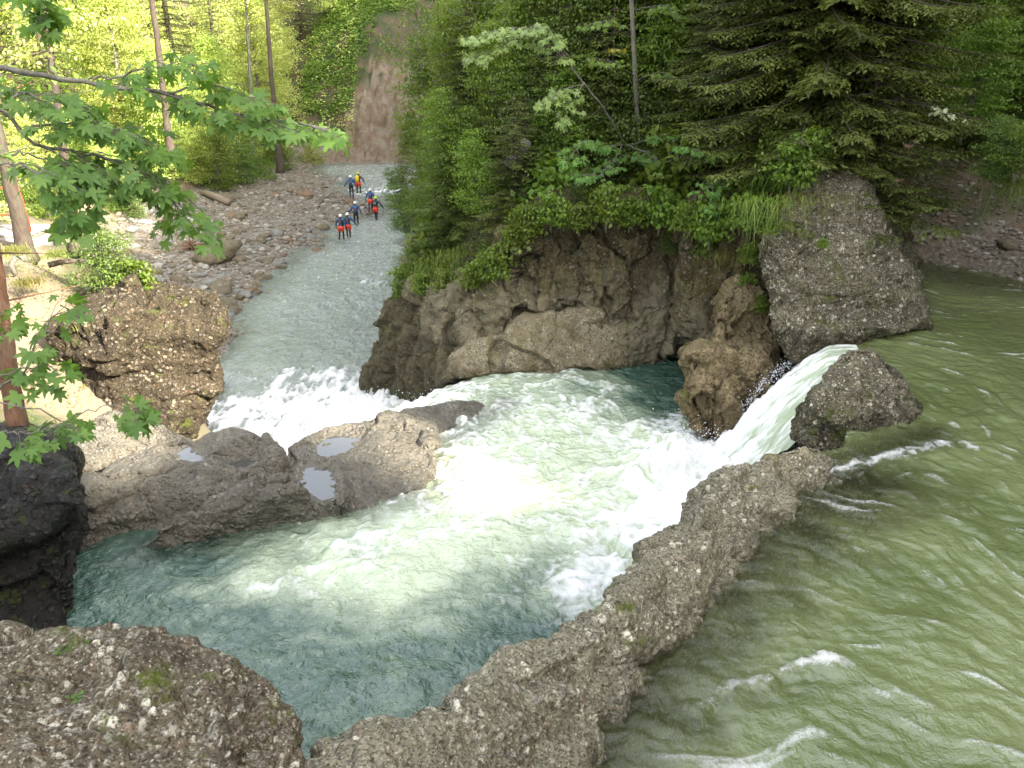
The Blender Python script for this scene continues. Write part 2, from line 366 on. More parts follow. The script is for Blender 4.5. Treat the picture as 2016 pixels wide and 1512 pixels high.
# ------------------------------------------------------------------ terrain
TC = [  # x, y, z control points of the ground
 # camera side
 (0,-3,9.5),(-4,-3,9),(-8,0,8.5),(6,-4,8.5),(-5,3,6.2),(-3,2,6.5),(0,1,6.2),(2,0,6.5),(-14,4,9),(-20,8,10),(-12,9,8),
 # upper pool bed and shores
 (3,4,5.6),(5,6,5.4),(4,9,5.4),(8,8,5.2),(8,12,5.0),(11,14,5.2),(13,10,5.3),(16,14,5.6),(9,17,5.2),(12,17.5,5.5),(10,21.5,5.6),(13.2,20.8,6.2),(16.5,20,6.7),
 (20,18,8),(18,8,7.5),(20,0,12),(14,2,7.2),(10,0,7),(12.6,25,7.8),(17,25,9.0),(10,25.5,8.6),(12,23.4,6.7),(14.5,22.4,6.9),(14,28,13),(20,26,15),(22,20,13),(26,10,16),(30,0,20),(9.3,23.6,6.8),(7.5,20.5,6.6),
 # basin bed
 (-6,11,2.2),(-3,9,2),(0,9,2.2),(2,13,2.2),(0,16,2),(3,18,2.4),(-3,12.5,3.2),(-6,14,3.6),(-3.5,15.8,3.2),(-1,11,2),(-2,19,2),(0,19,2.6),
 (-5,22,-1),(-7,21,-.8),(-3,23,-.5),
 # cliff hinterland
 (0,24.6,7.0),(3,25,8.0),(5.2,23.8,8.4),(-1.5,26,6.2),(2,26.5,10.6),(6,26,11.6),(3,30,14),(8,28,14.5),(1,22,2.4),(3,22.6,2.4),(4.6,21.6,2.8),(5,19.6,2.4),(5.4,18,2.4),(6.6,17.6,3),(-1.2,22.2,2.4),(7.4,21,8),(8,23,9.8),(9.6,20.4,5.5),
 (-3,30,4.3),(-3.4,33,4.6),(-3.6,36,4.8),(-3.8,40,5),(-3.9,44,5),(-4,49,5),(-4.2,54,4.8),(-4.2,60,4),(0,30,9),(0,40,10),(0,50,10),(0,62,8),(4,35,15.5),(5,45,17),(6,60,17),(12,35,22),(15,50,27),(14,70,24),(25,35,32),(30,55,40),
 (25,20,20),(35,20,32),(35,-5,26),(50,10,40),(50,50,52),(45,-30,32),(20,-20,14),(30,80,36),(6,75,9),(-2,72,2.5),
 (-5.3,30,-.8),(-5.5,33,-.7),(-5.6,36,-.6),(-5.8,40,-.5),(-5.9,44,-.5),(-6.0,49,-.4),(-6.1,54,-.4),(-6,60,-.4),
 # lower river bed
 (-8,26,-1.2),(-8,30,-.9),(-9,35,-.5),(-9,42,-.4),(-8.5,50,-.32),(-8,58,-.25),(-9.5,64,-.3),(-10,70,-.4),(-8,76,-.5),(-3,79,-.5),(3,80,-.5),(-14,74,-.2),(-17,80,-.4),(-10,80,-.5),(-12,30,-.4),
 (-12.6,56,.04),(-12.2,51,.0),(-13.2,46,.03),(-13.6,41,.02),(-13.8,38,.0),(-12.8,60,.05),(-13.5,65,.1),(-15.5,70,.12),(-10.3,59.5,.06),(-11,62,.08),
 # gravel bar
 (-16,40,.35),(-17,46,.5),(-15.5,52,.45),(-16,58,.5),(-18,66,.55),(-21,60,.9),(-22,50,.9),(-21,44,.8),(-20,38,1.0),(-24,55,1.2),(-17,34,1.2),(-22,72,.7),(-14.6,35,.5),(-18.5,74,.3),(-20,78,.2),
 # left bank
 (-12,19.7,6.3),(-13,17,5.8),(-11.5,15.2,4.9),(-10.3,13.5,4.3),(-15,22,6.5),(-16,26,6.1),(-20,26,6.6),(-14.3,26.5,5.7),(-12,22.5,6.0),(-10.5,20.8,5.6),(-14,30,3.2),(-11.5,26,.6),(-10,23.5,-.4),(-18,31,4.0),
 (-22,32,4.6),(-24,38,3.2),(-26,46,2.3),(-26.5,52,2.5),(-28,56,2.9),(-32,60,3.6),(-24,62,2.4),(-23,68,2.4),(-26,75,3.0),(-30,50,4.2),(-30,42,5),(-28,34,6.5),(-25,26,8),(-20,18,8.5),(-40,60,8),(-40,40,11),(-36,28,12),(-30,15,13),(-60,60,18),(-60,30,22),(-60,0,25),(-30,-5,14),(-30,-30,12),
 (-32,80,4.5),(-26,88,4),(-40,90,9),(-60,100,18),(-22,84,1.2),
 # landslide scar and far slopes
 (-17.5,83.5,.3),(-13,83.5,.4),(-8,84,.4),(-3,84,.6),(-19.5,88,5),(-15,88,6.5),(-9,88,7.5),(-3,88,7),(-15,92,12),(-9,92.5,14),(-3,92,14),(-21,94,10),(-24,100,12),(-12,100,19),(0,100,20),(10,90,18),(-10,120,30),(-30,115,16),(-30,135,24),(-50,130,28),(-80,110,34),(20,110,36),(-20,160,42),(-60,170,46),(30,150,52),(-100,60,38),(90,60,60),(90,-20,50),(0,-40,12),(0,-80,20),(-90,-40,34),(60,-80,44),
]
TC = np.array(TC, float)
_A = np.hypot(TC[:, None, 0] - TC[None, :, 0], TC[:, None, 1] - TC[None, :, 1])
_n = len(TC)
_S = np.zeros((_n + 1, _n + 1)); _S[:_n, :_n] = -_A - np.eye(_n) * .05; _S[:_n, _n] = 1; _S[_n, :_n] = 1
_W = np.linalg.solve(_S, np.concatenate([TC[:, 2], [0]]))
def TH0(X, Y):
    X = np.atleast_1d(np.asarray(X, float)); Y = np.atleast_1d(np.asarray(Y, float))
    z = np.full(X.shape, _W[-1])
    for k in range(_n): z = z - _W[k] * np.hypot(X - TC[k, 0], Y - TC[k, 1])
    return z
def TH(X, Y):
    X = np.atleast_1d(np.asarray(X, float)); Y = np.atleast_1d(np.asarray(Y, float))
    z = TH0(X, Y)
    p = np.stack([X, Y, X * 0 + 3.3], 1)
    amp = sst(.3, 3., z) * 1.0 + .10
    return z + amp * .45 * fbm(p * .33, 4) + .05 * fbm(p * 1.7, 3)
def th(x, y): return float(TH([x], [y])[0])
def axis(a, segs):
    out = [a]
    for b, st in segs:
        n = max(1, int(round((b - out[-1]) / st))); out += list(np.linspace(out[-1], b, n + 1)[1:])
    return np.array(out)
gx = axis(-400, [(-90, 40), (-40, 2.5), (-30, .6), (14, .22), (30, .6), (60, 3), (400, 40)])
gy = axis(-300, [(-60, 40), (-10, 5), (2, .6), (30, .22), (96, .3), (130, 1.5), (200, 6), (500, 50)])
X, Y, Fq = grid(gx, gy)
Z = TH(X, Y)
far = np.hypot(X, Y - 40) > 150
p3 = np.stack([X, Y, Z], 1)
path = [(-13, 18), (-14, 23), (-20, 30), (-24.5, 40), (-25.5, 46), (-26.3, 52), (-29, 56), (-33, 60)]
pd = polydist(X, Y, path)
nz = fbm(p3 * .6, 3)
a_path = sst(1.5, .8, pd + nz * .5) * (Z > .9)
a_path = np.maximum(a_path, sst(3.3, 2.2, np.hypot(X + 12.2, Y - 18.2) + nz) )
a_grav = sst(1.9, 1.2, Z + nz * .5) * ((X < -4.5) & (Y > 24)) + ((Z < 7.3 + nz * .4) & (X > 7) & (Y > 14) & (X < 22) & (Y < 26)) * .8
a_grav = np.clip(np.maximum(a_grav, sst(3.5, 1.5, np.hypot((X + 19) * .6, (Y - 36) * .5) + nz)), 0, 1)
a_scar = ((Y > 82.5) & (Y < 89.6 + nz * 1.6) & (X > -18.5 + (Y - 84) * .55 + nz * 1.2) & (X < -7 + nz * 2)) * 1.
a_scar = np.maximum(a_scar, sst(.2, .5, nz * .3 + .35) * ((X > 9.2) & (X < 17) & (Y > 21.2) & (Y < 27.5) & (Z < 13)) * .8)
a_bed = ((Z < ZU) & (Y < 24) & (X > -9)) * 1.
ridg = 1 - np.abs(fbm(p3 * np.array([.5, .5, .5]) + 9, 4))
Z = Z - a_scar * (Y > 80) * 1.3 * sst(.55, .98, ridg) * sst(82.5, 85, Y)
ter = mk('ground', np.stack([X, Y, Z], 1), Fq, M['ground'], attrs=dict(path=a_path, gravel=a_grav, scar=a_scar, bed=a_bed))
tag(ter, kind='structure')
# ------------------------------------------------------------------ rocks: hull chunks -> voxel union -> displacement
def ext(pts, d): return [tuple(np.asarray(p) + np.asarray(d)) for p in pts]
def FP(lst): return [tuple(F(*q)) for q in lst]
def GP(lst): return [tuple(G(*q)) for q in lst]
def fwd(lst, dy, dx=0, dz=0):            # front outline by distance, extended backwards
    return FP(lst) + ext(FP([(a, b, c + dy) for a, b, c in lst]), (dx, 0, dz))
def down(lst, dz, dx=0, dy=0):
    p = GP(lst); return p + ext(p, (dx, dy, -dz))
def blocks_disp(P, sc, dep, wid, aniso=(1, 1, 1.4), tilt=.25, warp=.25):
    q = P * np.array(aniso); q = np.stack([q[:, 0] + tilt * q[:, 2], q[:, 1], q[:, 2] - tilt * q[:, 0]], 1)
    w = np.stack([fbm(P * 1.1 + 3, 3), fbm(P * 1.1 + 40, 3), fbm(P * 1.1 + 80, 3)], 1) * warp
    f1, f2, c, pl = worley((q + w) / sc, True)
    e = (f2 - f1) * sc
    return -dep * .8 * np.exp(-(e / wid)) * sst(.15, .6, c + .3) + (c - .5) * dep * 1.3 + pl * dep * 2.4
def rock(name, label, cat, pieces, mat, voxel=.12, smooth=4, sub=1, big=.25, bigs=.55, blk=(1.3, .18, .06), med=.06, fine=.02, peb=None, aniso=(1, 1, 1.4), tilt=.25, origin=None, group=None, cap=None, seed=0, kind=None):
    bm = bmesh.new()
    for pc in pieces:
        vs = [bm.verts.new(tuple(p)) for p in pc]
        r = bmesh.ops.convex_hull(bm, input=vs)
        junk = list({g for g in r['geom_interior'] + r['geom_unused'] if isinstance(g, bmesh.types.BMVert)})
        if junk: bmesh.ops.delete(bm, geom=junk, context='VERTS')
    me = bpy.data.meshes.new(name); bm.to_mesh(me); bm.free()
    o = bpy.data.objects.new(name, me); COL.objects.link(o)
    m = o.modifiers.new('r', 'REMESH'); m.mode = 'VOXEL'; m.voxel_size = voxel
    m = o.modifiers.new('s', 'SMOOTH'); m.factor = .5; m.iterations = smooth
    if sub: m = o.modifiers.new('u', 'SUBSURF'); m.levels = sub; m.render_levels = sub
    dg = bpy.context.evaluated_depsgraph_get()
    me2 = bpy.data.meshes.new_from_object(o.evaluated_get(dg)); o.modifiers.clear(); o.data = me2; me2.name = name; bpy.data.meshes.remove(me)
    n = len(me2.vertices); co = np.empty(n * 3, np.float32); me2.vertices.foreach_get('co', co); co = co.reshape(-1, 3).astype(float)
    nr = np.empty(n * 3, np.float32); me2.vertex_normals.foreach_get('vector', nr); nr = nr.reshape(-1, 3)
    P = co + seed * 7.77
    d = big * fbm(P * bigs, 3)
    if blk: d += blocks_disp(P, blk[0], blk[1], blk[2], aniso, tilt)
    if blk and blk[1] > .1: d += blocks_disp(P + 31, blk[0] * .38, blk[1] * .25, blk[2] * .5, aniso, tilt)
    d += med * fbm(P * 2.6, 4)
    d += fine * fbm(P * 9, 3)
    if peb:
        # pebbles of mixed size standing out of the matrix
        wq = P + .02 * np.stack([perlin(P * 9), perlin(P * 9 + 5), perlin(P * 9 + 9)], 1)
        f1, f2, c1 = worley(wq / peb[0]); m1 = sst(.52, .30, f1) * (c1 > .18) * sst(.03, .16, f2 - f1)
        g1, g2, c2 = worley(wq / (peb[0] * .45) + 50); m2 = sst(.5, .3, g1) * (c2 > .35)
        dens = sst(-.35, .15, fbm(P * 1.3 + 20, 2))
        m1 = m1 * (.35 + .65 * dens)
        d += peb[1] * m1 * np.sqrt(np.clip(1 - f1 * 1.3, 0, 1)) * 1.5 + peb[1] * .35 * m2 * (1 - m1) - peb[1] * .5 * sst(.2, .7, fbm(P * 6, 2))
        pm = np.maximum(m1, m2 * .75); pid = np.where(m1 > .3, c1, c2)
        for k, a in (('peb', pm), ('pid', (pid * 7.13) % 1.)):
            at = me2.attributes.new(k, 'FLOAT', 'POINT'); at.data.foreach_set('value', a.astype(np.float32))
    co2 = co + nr * d[:, None]
    if cap is not None: co2 = cap(co2)
    org = np.array([co2[:, 0].mean(), co2[:, 1].mean(), co2[:, 2].min()]) if origin is None else np.array(origin)
    me2.vertices.foreach_set('co', (co2 - org).astype(np.float32).ravel()); o.location = org
    me2.polygons.foreach_set('use_smooth', np.ones(len(me2.polygons), bool)); me2.update()
    me2.materials.clear(); me2.materials.append(mat)
    if kind: o['kind'] = kind
    return tag(o, label, cat, group)

PUD = [([(594,925),(615,918),(648,932),(664,955),(662,972),(640,984),(614,978),(600,958)], 4.32), ([(622,890),(650,862),(690,858),(704,872),(668,894),(640,898)], 4.42), ([(352,887),(372,880),(402,900),(386,910),(360,903)], 4.72), ([(455,915),(490,905),(505,912),(470,925)], 4.62)]
def chaikin(P, n=2):
    for _ in range(n): P = [q for a, b in zip(P, P[1:] + P[:1]) for q in (tuple(.75 * np.asarray(a) + .25 * np.asarray(b)), tuple(.25 * np.asarray(a) + .75 * np.asarray(b)))]
    return P
def slab_cap(co):
    for pts, z in PUD:
        P_ = chaikin([tuple(G(a, b, z)[:2]) for a, b in pts]); ins = inpoly(co[:, 0], co[:, 1], P_); d = polydist(co[:, 0], co[:, 1], P_ + [P_[0]])
        ok = np.abs(co[:, 2] - z) < .5
        sd = np.where(ins, -d, d); target = z + np.clip(.30 * sd, -.08, .2) + .06 * fbm(co * 3.5, 3)
        w_ = np.where(ok, 1 - sst(.10, .42, sd), 0); co[:, 2] = co[:, 2] * (1 - w_) + target * w_
    return co
def ridge_pieces():
    S = [[(520,1640,7.1),(720,1640,7.4),(1010,1720,6.5),(1160,1760,5.3)],
         [(618,1466,7.15),(740,1465,7.35),(1070,1560,6.5),(1210,1600,5.3)],
         [(850,1362,7.0),(955,1375,7.25),(1180,1428,6.5),(1320,1465,5.3)],
         [(1060,1268,6.9),(1135,1268,7.15),(1285,1290,6.55),(1430,1330,5.3)],
         [(1180,1182,6.85),(1240,1176,7.05),(1372,1178,6.55),(1500,1225,5.3)],
         [(1300,1035,6.75),(1365,1020,7.0),(1505,1048,6.5),(1635,1095,5.3)],
         [(1392,940,6.75),(1450,916,6.95),(1580,985,6.45),(1740,1030,5.4)]]
    E_ = [(1500,922,6.7),(1565,868,6.85),(1610,872,6.8),(1685,940,6.38),(1740,960,5.5),(1590,985,6.35),(1450,935,6.8)]
    out = []
    for a, b in zip(S[:-1], S[1:]):
        pa = GP(a) + GP(b)
        lo = [tuple(np.append(np.asarray(p)[:2] + np.array([.25, .1]), 3.2)) for p in (pa[0], pa[4])] + [tuple(np.append(np.asarray(p)[:2], 3.2)) for p in (pa[3], pa[7])]
        out.append(pa + lo)
    out.append(down(E_, 3.2, .1, 0))
    return out
rock('rock_ridge', 'long rounded pebbly rock ridge running between the green upper pool and the white basin', 'rock ridge', ridge_pieces(), M['rock_ridge'],
     voxel=.036, smooth=14, sub=1, big=.15, bigs=1.15, blk=(1.5, .05, .03), med=.085, fine=.025, peb=(.085, .017), seed=1)
rock('foreground_rock', 'nearest rough pebble-studded rock in the bottom left corner with small green plants', 'rock', [
     down([(-160,1225,8.1),(60,1240,8.05),(200,1262,8.0),(330,1262,7.95),(432,1258,7.95),(470,1310,7.7),(500,1800,8.1),(-160,1800,8.4)], 5, 0, -.1),
     down([(300,1290,7.8),(455,1300,7.72),(530,1335,7.6),(585,1405,7.5),(608,1470,7.45),(600,1800,7.6),(300,1800,7.9)], 5, .05, -.2)],
     M['rock_fore'], voxel=.034, smooth=9, sub=1, big=.10, bigs=1.1, blk=(.9, .05, .03), med=.06, fine=.025, peb=(.10, .022), seed=2)
rock('wet_boulder', 'black wet overhanging boulder at the left edge above the calm corner of the basin', 'boulder', [
     fwd([(-120,850,10.6),(50,838,11.2),(118,862,11.2),(153,900,10.6),(152,950,10.2),(135,1000,10.0),(60,1075,9.7),(-120,1100,9.5)], 2.2),
     fwd([(-120,1000,10.3),(120,1000,10.6),(152,1010,10.8),(150,1075,10.8),(122,1130,10.6),(-120,1130,10.2)], 1.9),
     fwd([(-120,1110,10.3),(120,1120,10.6),(128,1170,10.5),(150,1255,10.1),(150,1340,9.9),(-120,1340,9.7)], 2.0)],
     M['rock_wetdark'], voxel=.07, smooth=7, sub=1, big=.16, bigs=.8, blk=(1.4, .10, .05), med=.06, fine=.025, seed=3)
rock('overhanging_rock', 'big brown blocky rock on the left bank overhanging the river, bush on top', 'rock', [
     fwd([(150,590,19.4),(235,566,19.6),(330,560,19.7),(400,574,19.6),(436,606,19.3),(443,640,19.0),(436,676,18.9),(405,700,18.9),(320,665,18.6),(150,650,18.6)], 2.6),
     fwd([(130,640,18.7),(260,645,18.6),(425,680,18.95),(428,730,18.9),(412,790,18.9),(320,760,18.4),(150,745,18.2),(105,690,18.5)], 2.8),
     fwd([(160,730,18.2),(300,750,18.3),(415,745,18.9),(405,800,18.8),(388,840,18.6),(345,835,18.3),(200,810,17.9),(170,790,17.9)], 2.8),
     fwd([(215,800,17.9),(345,770,18.4),(385,848,18.3),(330,860,17.9),(230,850,17.6)], 2.8),
     down([(90,640,6.2),(140,610,6.3),(220,560,6.6),(330,552,6.3),(300,590,6.6),(200,650,6.3)], 3)],
     M['rock_dark'], voxel=.08, smooth=4, sub=1, big=.12, bigs=.6, blk=(2.4, .12, .03), med=.08, fine=.035, tilt=-.3, aniso=(.8, 1, 1.9), seed=4)
rock('rock_ledge', 'smooth warm brown rock ledge lying below the overhanging brown rock on the left', 'rock', [
     down([(130,838,4.9),(205,815,5.0),(320,838,4.85),(390,860,4.45),(392,885,4.3),(300,905,4.35),(200,915,4.4),(120,915,4.5)], 3.5),
     down([(60,860,5.0),(150,820,5.2),(250,840,4.9),(160,905,4.5),(60,930,4.5)], 3.5)],
     M['rock_slab'], voxel=.08, smooth=8, sub=1, big=.12, bigs=.7, blk=(1.2, .07, .05), med=.05, fine=.02, tilt=.5, aniso=(.6, 1, 1.6), seed=5)
rock('rock_slab', 'low wet grey rock slab with rounded backs and sky-blue puddles between basin and lower river', 'rock slab', [
     down([(150,960,4.75),(230,900,4.85),(330,880,4.8),(420,848,4.95),(470,834,5.15),(515,850,5.05),(555,890,4.75),(545,925,4.5),(420,975,4.35),(300,1000,4.3),(150,1050,4.05)], 4.5, .3, .6),
     down([(140,950,4.7),(250,925,4.9),(352,905,4.85),(340,950,4.55),(250,1010,4.35),(150,1060,4.05)], 4.5),
     down([(278,1082,3.95),(296,1046,4.45),(400,985,4.78),(500,935,4.98),(570,928,5.0),(608,955,4.8),(612,992,4.35),(520,1030,4.05),(400,1066,3.95)], 4.5),
     down([(560,880,4.55),(640,842,4.55),(720,826,4.68),(790,820,4.72),(850,836,4.5),(862,900,4.25),(830,965,4.0),(720,1000,3.95),(640,960,4.25)], 4.5, .3, .6),
     down([(690,835,4.4),(800,796,4.28),(930,784,4.12),(985,794,3.98),(930,825,4.0),(850,860,4.1)], 4.5, -.2, .4),
     down([(540,900,4.4),(640,880,4.3),(720,940,4.2),(700,1020,3.9),(600,1040,3.85),(400,1085,3.8),(150,1100,3.8),(150,1000,4.1)], 4.5)],
     M['rock_slab'], voxel=.05, smooth=4, sub=1, big=.05, bigs=.8, blk=(1.3, .10, .05), med=.045, fine=.02, tilt=.1, aniso=(.45, .9, 1.2), seed=6, cap=slab_cap)
rock('rock_cliff', 'tall brown conglomerate cliff behind the basin with green growth hanging over it', 'cliff', [
     # dark buttress going back along the lower river
     [tuple(F(*q)) for q in [(722,745,28.6),(742,690,28.6),(768,600,29.0),(795,550,29.6),(868,735,21.6),(860,690,22.0),(870,600,22.8),(890,545,23.4),(945,690,22.0),(955,540,23.4)]] + [(3,34,6),(3,34,-1),(-4.2,33,-1),(-5.3,28.8,-1.5),(-1.4,21.8,1),(-3.0,34,4)],
     # lower pale shoulder is a separate rock; wall and bulging blocks above it
     fwd([(940,560,22.8),(1000,470,23),(1060,400,23.6),(1300,380,23.6),(1345,400,23.2),(1350,700,22.2),(1290,716,22.0),(1000,720,22.2),(945,680,22.4)], 5),
     fwd([(1005,600,22.2),(1010,480,22.3),(1050,400,23.0),(1130,400,22.9),(1136,545,22.2),(1125,600,22.0),(1060,620,22.0)], 3),
     fwd([(1150,620,22.0),(1146,540,21.9),(1165,400,22.6),(1290,390,22.5),(1338,420,22.2),(1345,640,21.6),(1250,690,21.5)], 3),
     fwd([(1200,640,21.5),(1250,600,21.6),(1335,590,21.5),(1345,660,21.6),(1290,715,21.2),(1215,718,21.2)], 3),
     fwd([(960,560,22.3),(1010,580,22.2),(1015,680,22.0),(940,690,21.7),(895,640,22.0),(900,580,22.6)], 3),
     # columns right of the recess
     fwd([(1345,640,20.2),(1345,480,20.6),(1370,400,21.2),(1430,390,21),(1425,640,19.6),(1380,690,19.6)], 4),
     fwd([(1425,690,19.3),(1420,560,19.5),(1435,420,20),(1520,390,20),(1545,560,19.2),(1540,720,18.9),(1500,740,18.8)], 4),
     fwd([(1520,700,18.9),(1500,420,19.6),(1600,360,20.5),(1760,380,21.5),(1790,600,20.5)], 4)],
     M['rock_cliff'], voxel=.085, smooth=1, sub=1, big=.12, bigs=.5, blk=(1.7, .22, .03), med=.11, fine=.035, aniso=(1.5, 1.5, .5), tilt=.12, seed=7)
rock('pale_rock', 'pale grey smoothed rock shoulder at the foot of the cliff beside the basin outflow', 'rock', [
     fwd([(862,752,20.0),(885,705,20.8),(930,668,21.3),(1000,655,21.5),(1000,740,20.4)], 3, 0, 0) + GP([(862,758,3),(1000,745,3)]),
     fwd([(985,735,20.3),(1000,650,20.9),(1030,612,21.4),(1110,600,21.7),(1170,604,21.8),(1215,650,21.5),(1235,722,20.9),(1120,735,20.5)], 3) + GP([(985,745,3),(1240,735,3)]),
     fwd([(1150,640,21.6),(1215,640,21.5),(1300,716,21.3),(1180,725,20.9)], 2.5) + GP([(1180,735,3)])],
     M['rock_pale'], voxel=.08, smooth=9, sub=1, big=.18, bigs=.6, blk=(1.8, .10, .03), med=.05, fine=.02, tilt=.6, seed=8)
rock('rock_pillar', 'golden brown blocky rock pillar standing between dark cliff recess and white waterfall', 'rock', [
     fwd([(1352,740,16.9),(1358,690,17.3),(1405,676,17.5),(1450,690,17.2),(1448,760,16.8),(1400,790,16.5),(1360,790,16.6)], 2.2),
     fwd([(1430,700,17.0),(1460,678,17.3),(1515,684,17.5),(1528,720,17.3),(1520,775,17.0),(1470,810,16.7),(1436,790,16.6)], 2.2),
     fwd([(1346,780,16.7),(1380,750,16.8),(1440,760,16.6),(1470,800,16.5),(1440,850,16.4),(1392,868,16.5),(1352,805,16.8)], 2.2) + GP([(1400,872,3),(1440,855,3)]),
     fwd([(1440,780,16.7),(1520,760,17.1),(1500,810,17),(1440,865,16.7)], 2),
     fwd([(1400,700,18.0),(1408,600,18.5),(1440,560,18.8),(1500,560,18.6),(1530,640,18.2),(1535,740,17.8),(1450,760,17.6)], 1.5)],
     M['rock_pillar'], voxel=.06, smooth=1, sub=1, big=.08, bigs=.9, blk=(.95, .13, .025), med=.07, fine=.025, aniso=(1.7, 1.7, .7), seed=9)
rock('tall_boulder', 'tall pale triangular pebbly boulder with mossy top beside the lip of the waterfall', 'boulder', [
     fwd([(1560,700,16.6),(1535,650,16.8),(1505,560,17.2),(1500,470,17.6),(1510,440,17.8),(1560,372,18.4),(1612,328,18.8),(1650,326,18.8),(1700,362,18.5),(1742,425,18.0),(1786,535,17.6),(1815,610,17.4),(1820,648,17.2),(1760,660,17.0),(1690,676,16.8),(1640,690,16.6)], 2.4, .3),
     fwd([(1560,712,16.4),(1600,640,16.3),(1700,640,16.5),(1812,645,17.0),(1700,680,16.6)], 2.2) + GP([(1562,735,5.2),(1700,700,5.5),(1815,665,5.5)])],
     M['rock_boulder'], voxel=.075, smooth=3, sub=1, big=.10, bigs=.6, blk=(1.8, .06, .03), med=.10, fine=.04, seed=10)
rock('small_boulder', 'lower rounded pebbly boulder in front of the waterfall lip with white wake around it', 'boulder', [
     fwd([(1566,842,12.9),(1580,800,13.1),(1640,705,13.8),(1675,682,14.0),(1722,680,14.0),(1760,725,13.8),(1800,785,13.5),(1828,830,13.2),(1815,850,12.7),(1740,872,12.5),(1650,890,12.4),(1610,880,12.5)], .8),
     fwd([(1566,850,12.8),(1590,800,12.9),(1630,740,13.1),(1700,715,13.3),(1760,760,13.1),(1800,820,12.9),(1740,868,12.3),(1640,900,12.1),(1600,880,12.3)], 1.6) + GP([(1568,880,4.5),(1640,920,4.8),(1760,880,5.5),(1840,850,5.6)])],
     M['rock_boulder'], voxel=.055, smooth=3, sub=1, big=.13, bigs=.8, blk=(1.2, .07, .03), med=.08, fine=.035, seed=12)
# ------------------------------------------------------------------ water
def flowfield(X, Y, arrows, p=3):
    pts, vx, vy = [], [], []
    for (x1, y1, x2, y2, z) in arrows:
        a = G(x1, y1, z); b = G(x2, y2, z); d = (b - a)[:2]; L = np.hypot(*d) + 1e-6
        m = (a + b)[:2] / 2; pts.append(m); vx.append(d[0] / L); vy.append(d[1] / L)
    U = idw(pts, vx, X, Y, p); V = idw(pts, vy, X, Y, p)
    n = np.hypot(U, V) + 1e-6; return U / n, V / n
def lic(U, V, noise, steps, st=1.0):
    ny, nx = noise.shape
    jj, ii = np.meshgrid(np.arange(nx, dtype=float), np.arange(ny, dtype=float))
    acc = noise.copy()
    for sgn in (1, -1):
        x = jj.copy(); y = ii.copy()
        for k in range(steps):
            xi = np.clip(x.astype(int), 0, nx - 1); yi = np.clip(y.astype(int), 0, ny - 1)
            x = x + sgn * st * U[yi, xi]; y = y + sgn * st * V[yi, xi]
            xi = np.clip(x, 0, nx - 1.001); yi = np.clip(y, 0, ny - 1.001)
            x0 = xi.astype(int); y0 = yi.astype(int); fx = xi - x0; fy = yi - y0
            acc += (noise[y0, x0] * (1 - fx) + noise[y0, x0 + 1] * fx) * (1 - fy) + (noise[y0 + 1, x0] * (1 - fx) + noise[y0 + 1, x0 + 1] * fx) * fy
    acc -= acc.mean(); return acc / (acc.std() + 1e-9)
def field(X, Y, ctl, z, p=3.2):
    return idw([G(a, b, z)[:2] for a, b, _ in ctl], [c for _, _, c in ctl], X, Y, p)
def p2(X, Y, s, o=0., ax=1., ay=1.): return np.stack([X * s * ax + o, Y * s * ay, X * 0 + o], 1)
def drop(X, Y):                                    # the outflow chute between slab and cliff
    s = (X + 1.9) * -.75 + (Y - 19.0) * .66
    return s
def chute(s): return 3.95 * (.35 * sst(-.6, 4., s) + .65 * np.clip((s - .5) / 8.3, 0, 1) ** .95)
# ---- basin
st = .032
X, Y, Fq = grid(np.arange(-9.2, 7.4, st), np.arange(3.2, 28.5, st))
ny_, nx_ = len(np.arange(3.2, 28.5, st)), len(np.arange(-9.2, 7.4, st))
FC = [(1450,900,1),(1380,900,1),(1300,900,.92),(1420,860,.9),(1350,830,.72),(1250,870,.6),(1180,980,.4),(1200,900,.42),(1350,960,1),(1250,1020,.97),(1300,990,1),(1200,1090,.8),(1150,950,.55),(1150,900,.33),(1050,850,.5),(1000,800,.55),(1100,760,.4),
 (1200,790,.5),(1300,745,.10),(1260,800,.2),(1320,790,.22),(1200,735,.3),(1130,800,.62),(1000,760,.42),(950,790,.45),(900,850,.68),(930,920,.72),(880,900,.6),(860,1000,.6),(950,980,.7),(1000,950,.6),(1000,900,.42),(1080,960,.42),(1100,1030,.42),(1080,1100,.4),(1150,1150,.8),(1120,1200,.6),(1060,1180,.3),(1000,1060,.35),
 (700,1080,.66),(800,1040,.55),(620,1130,.58),(500,1150,.52),(440,1150,.35),(760,1130,.35),(860,1100,.25),(900,1160,.3),(700,1170,.3),(560,1200,.22),(320,1140,.05),(200,1150,0),(350,1200,.06),(450,1230,.05),(650,1250,.03),(800,1250,.05),(950,1250,.05),(1000,1230,.12),(700,1350,0),(600,1400,0),(850,1330,0),(250,1230,0),(500,1090,.12),(620,1060,.3),(720,1010,.4),
 (860,770,.85),(820,760,.9),(1180,1230,.3),(1230,1130,.8),(700,780,.95),(640,790,1)]
MC = [(1450,900,1),(1300,950,1),(1200,1050,.85),(1000,850,.85),(1100,900,.95),(1280,740,0),(1330,770,.0),(1200,760,.45),(1000,760,.55),(900,980,.9),(850,1050,1),(800,1150,.9),(1000,1080,.7),(1060,1130,.35),(1000,1170,.25),(650,1130,.85),(500,1160,.7),(400,1170,.4),(250,1150,0),(350,1200,0),(450,1230,.03),(160,1160,0),(200,1220,0),(500,1280,0),(600,1330,.05),(600,1220,.35),(850,1210,.35),(400,1250,.12),(700,1300,.12),(900,1300,.03),(1000,1270,.0),(600,1400,.1),(1180,1150,.7),(300,1220,.0),(800,780,.7)]
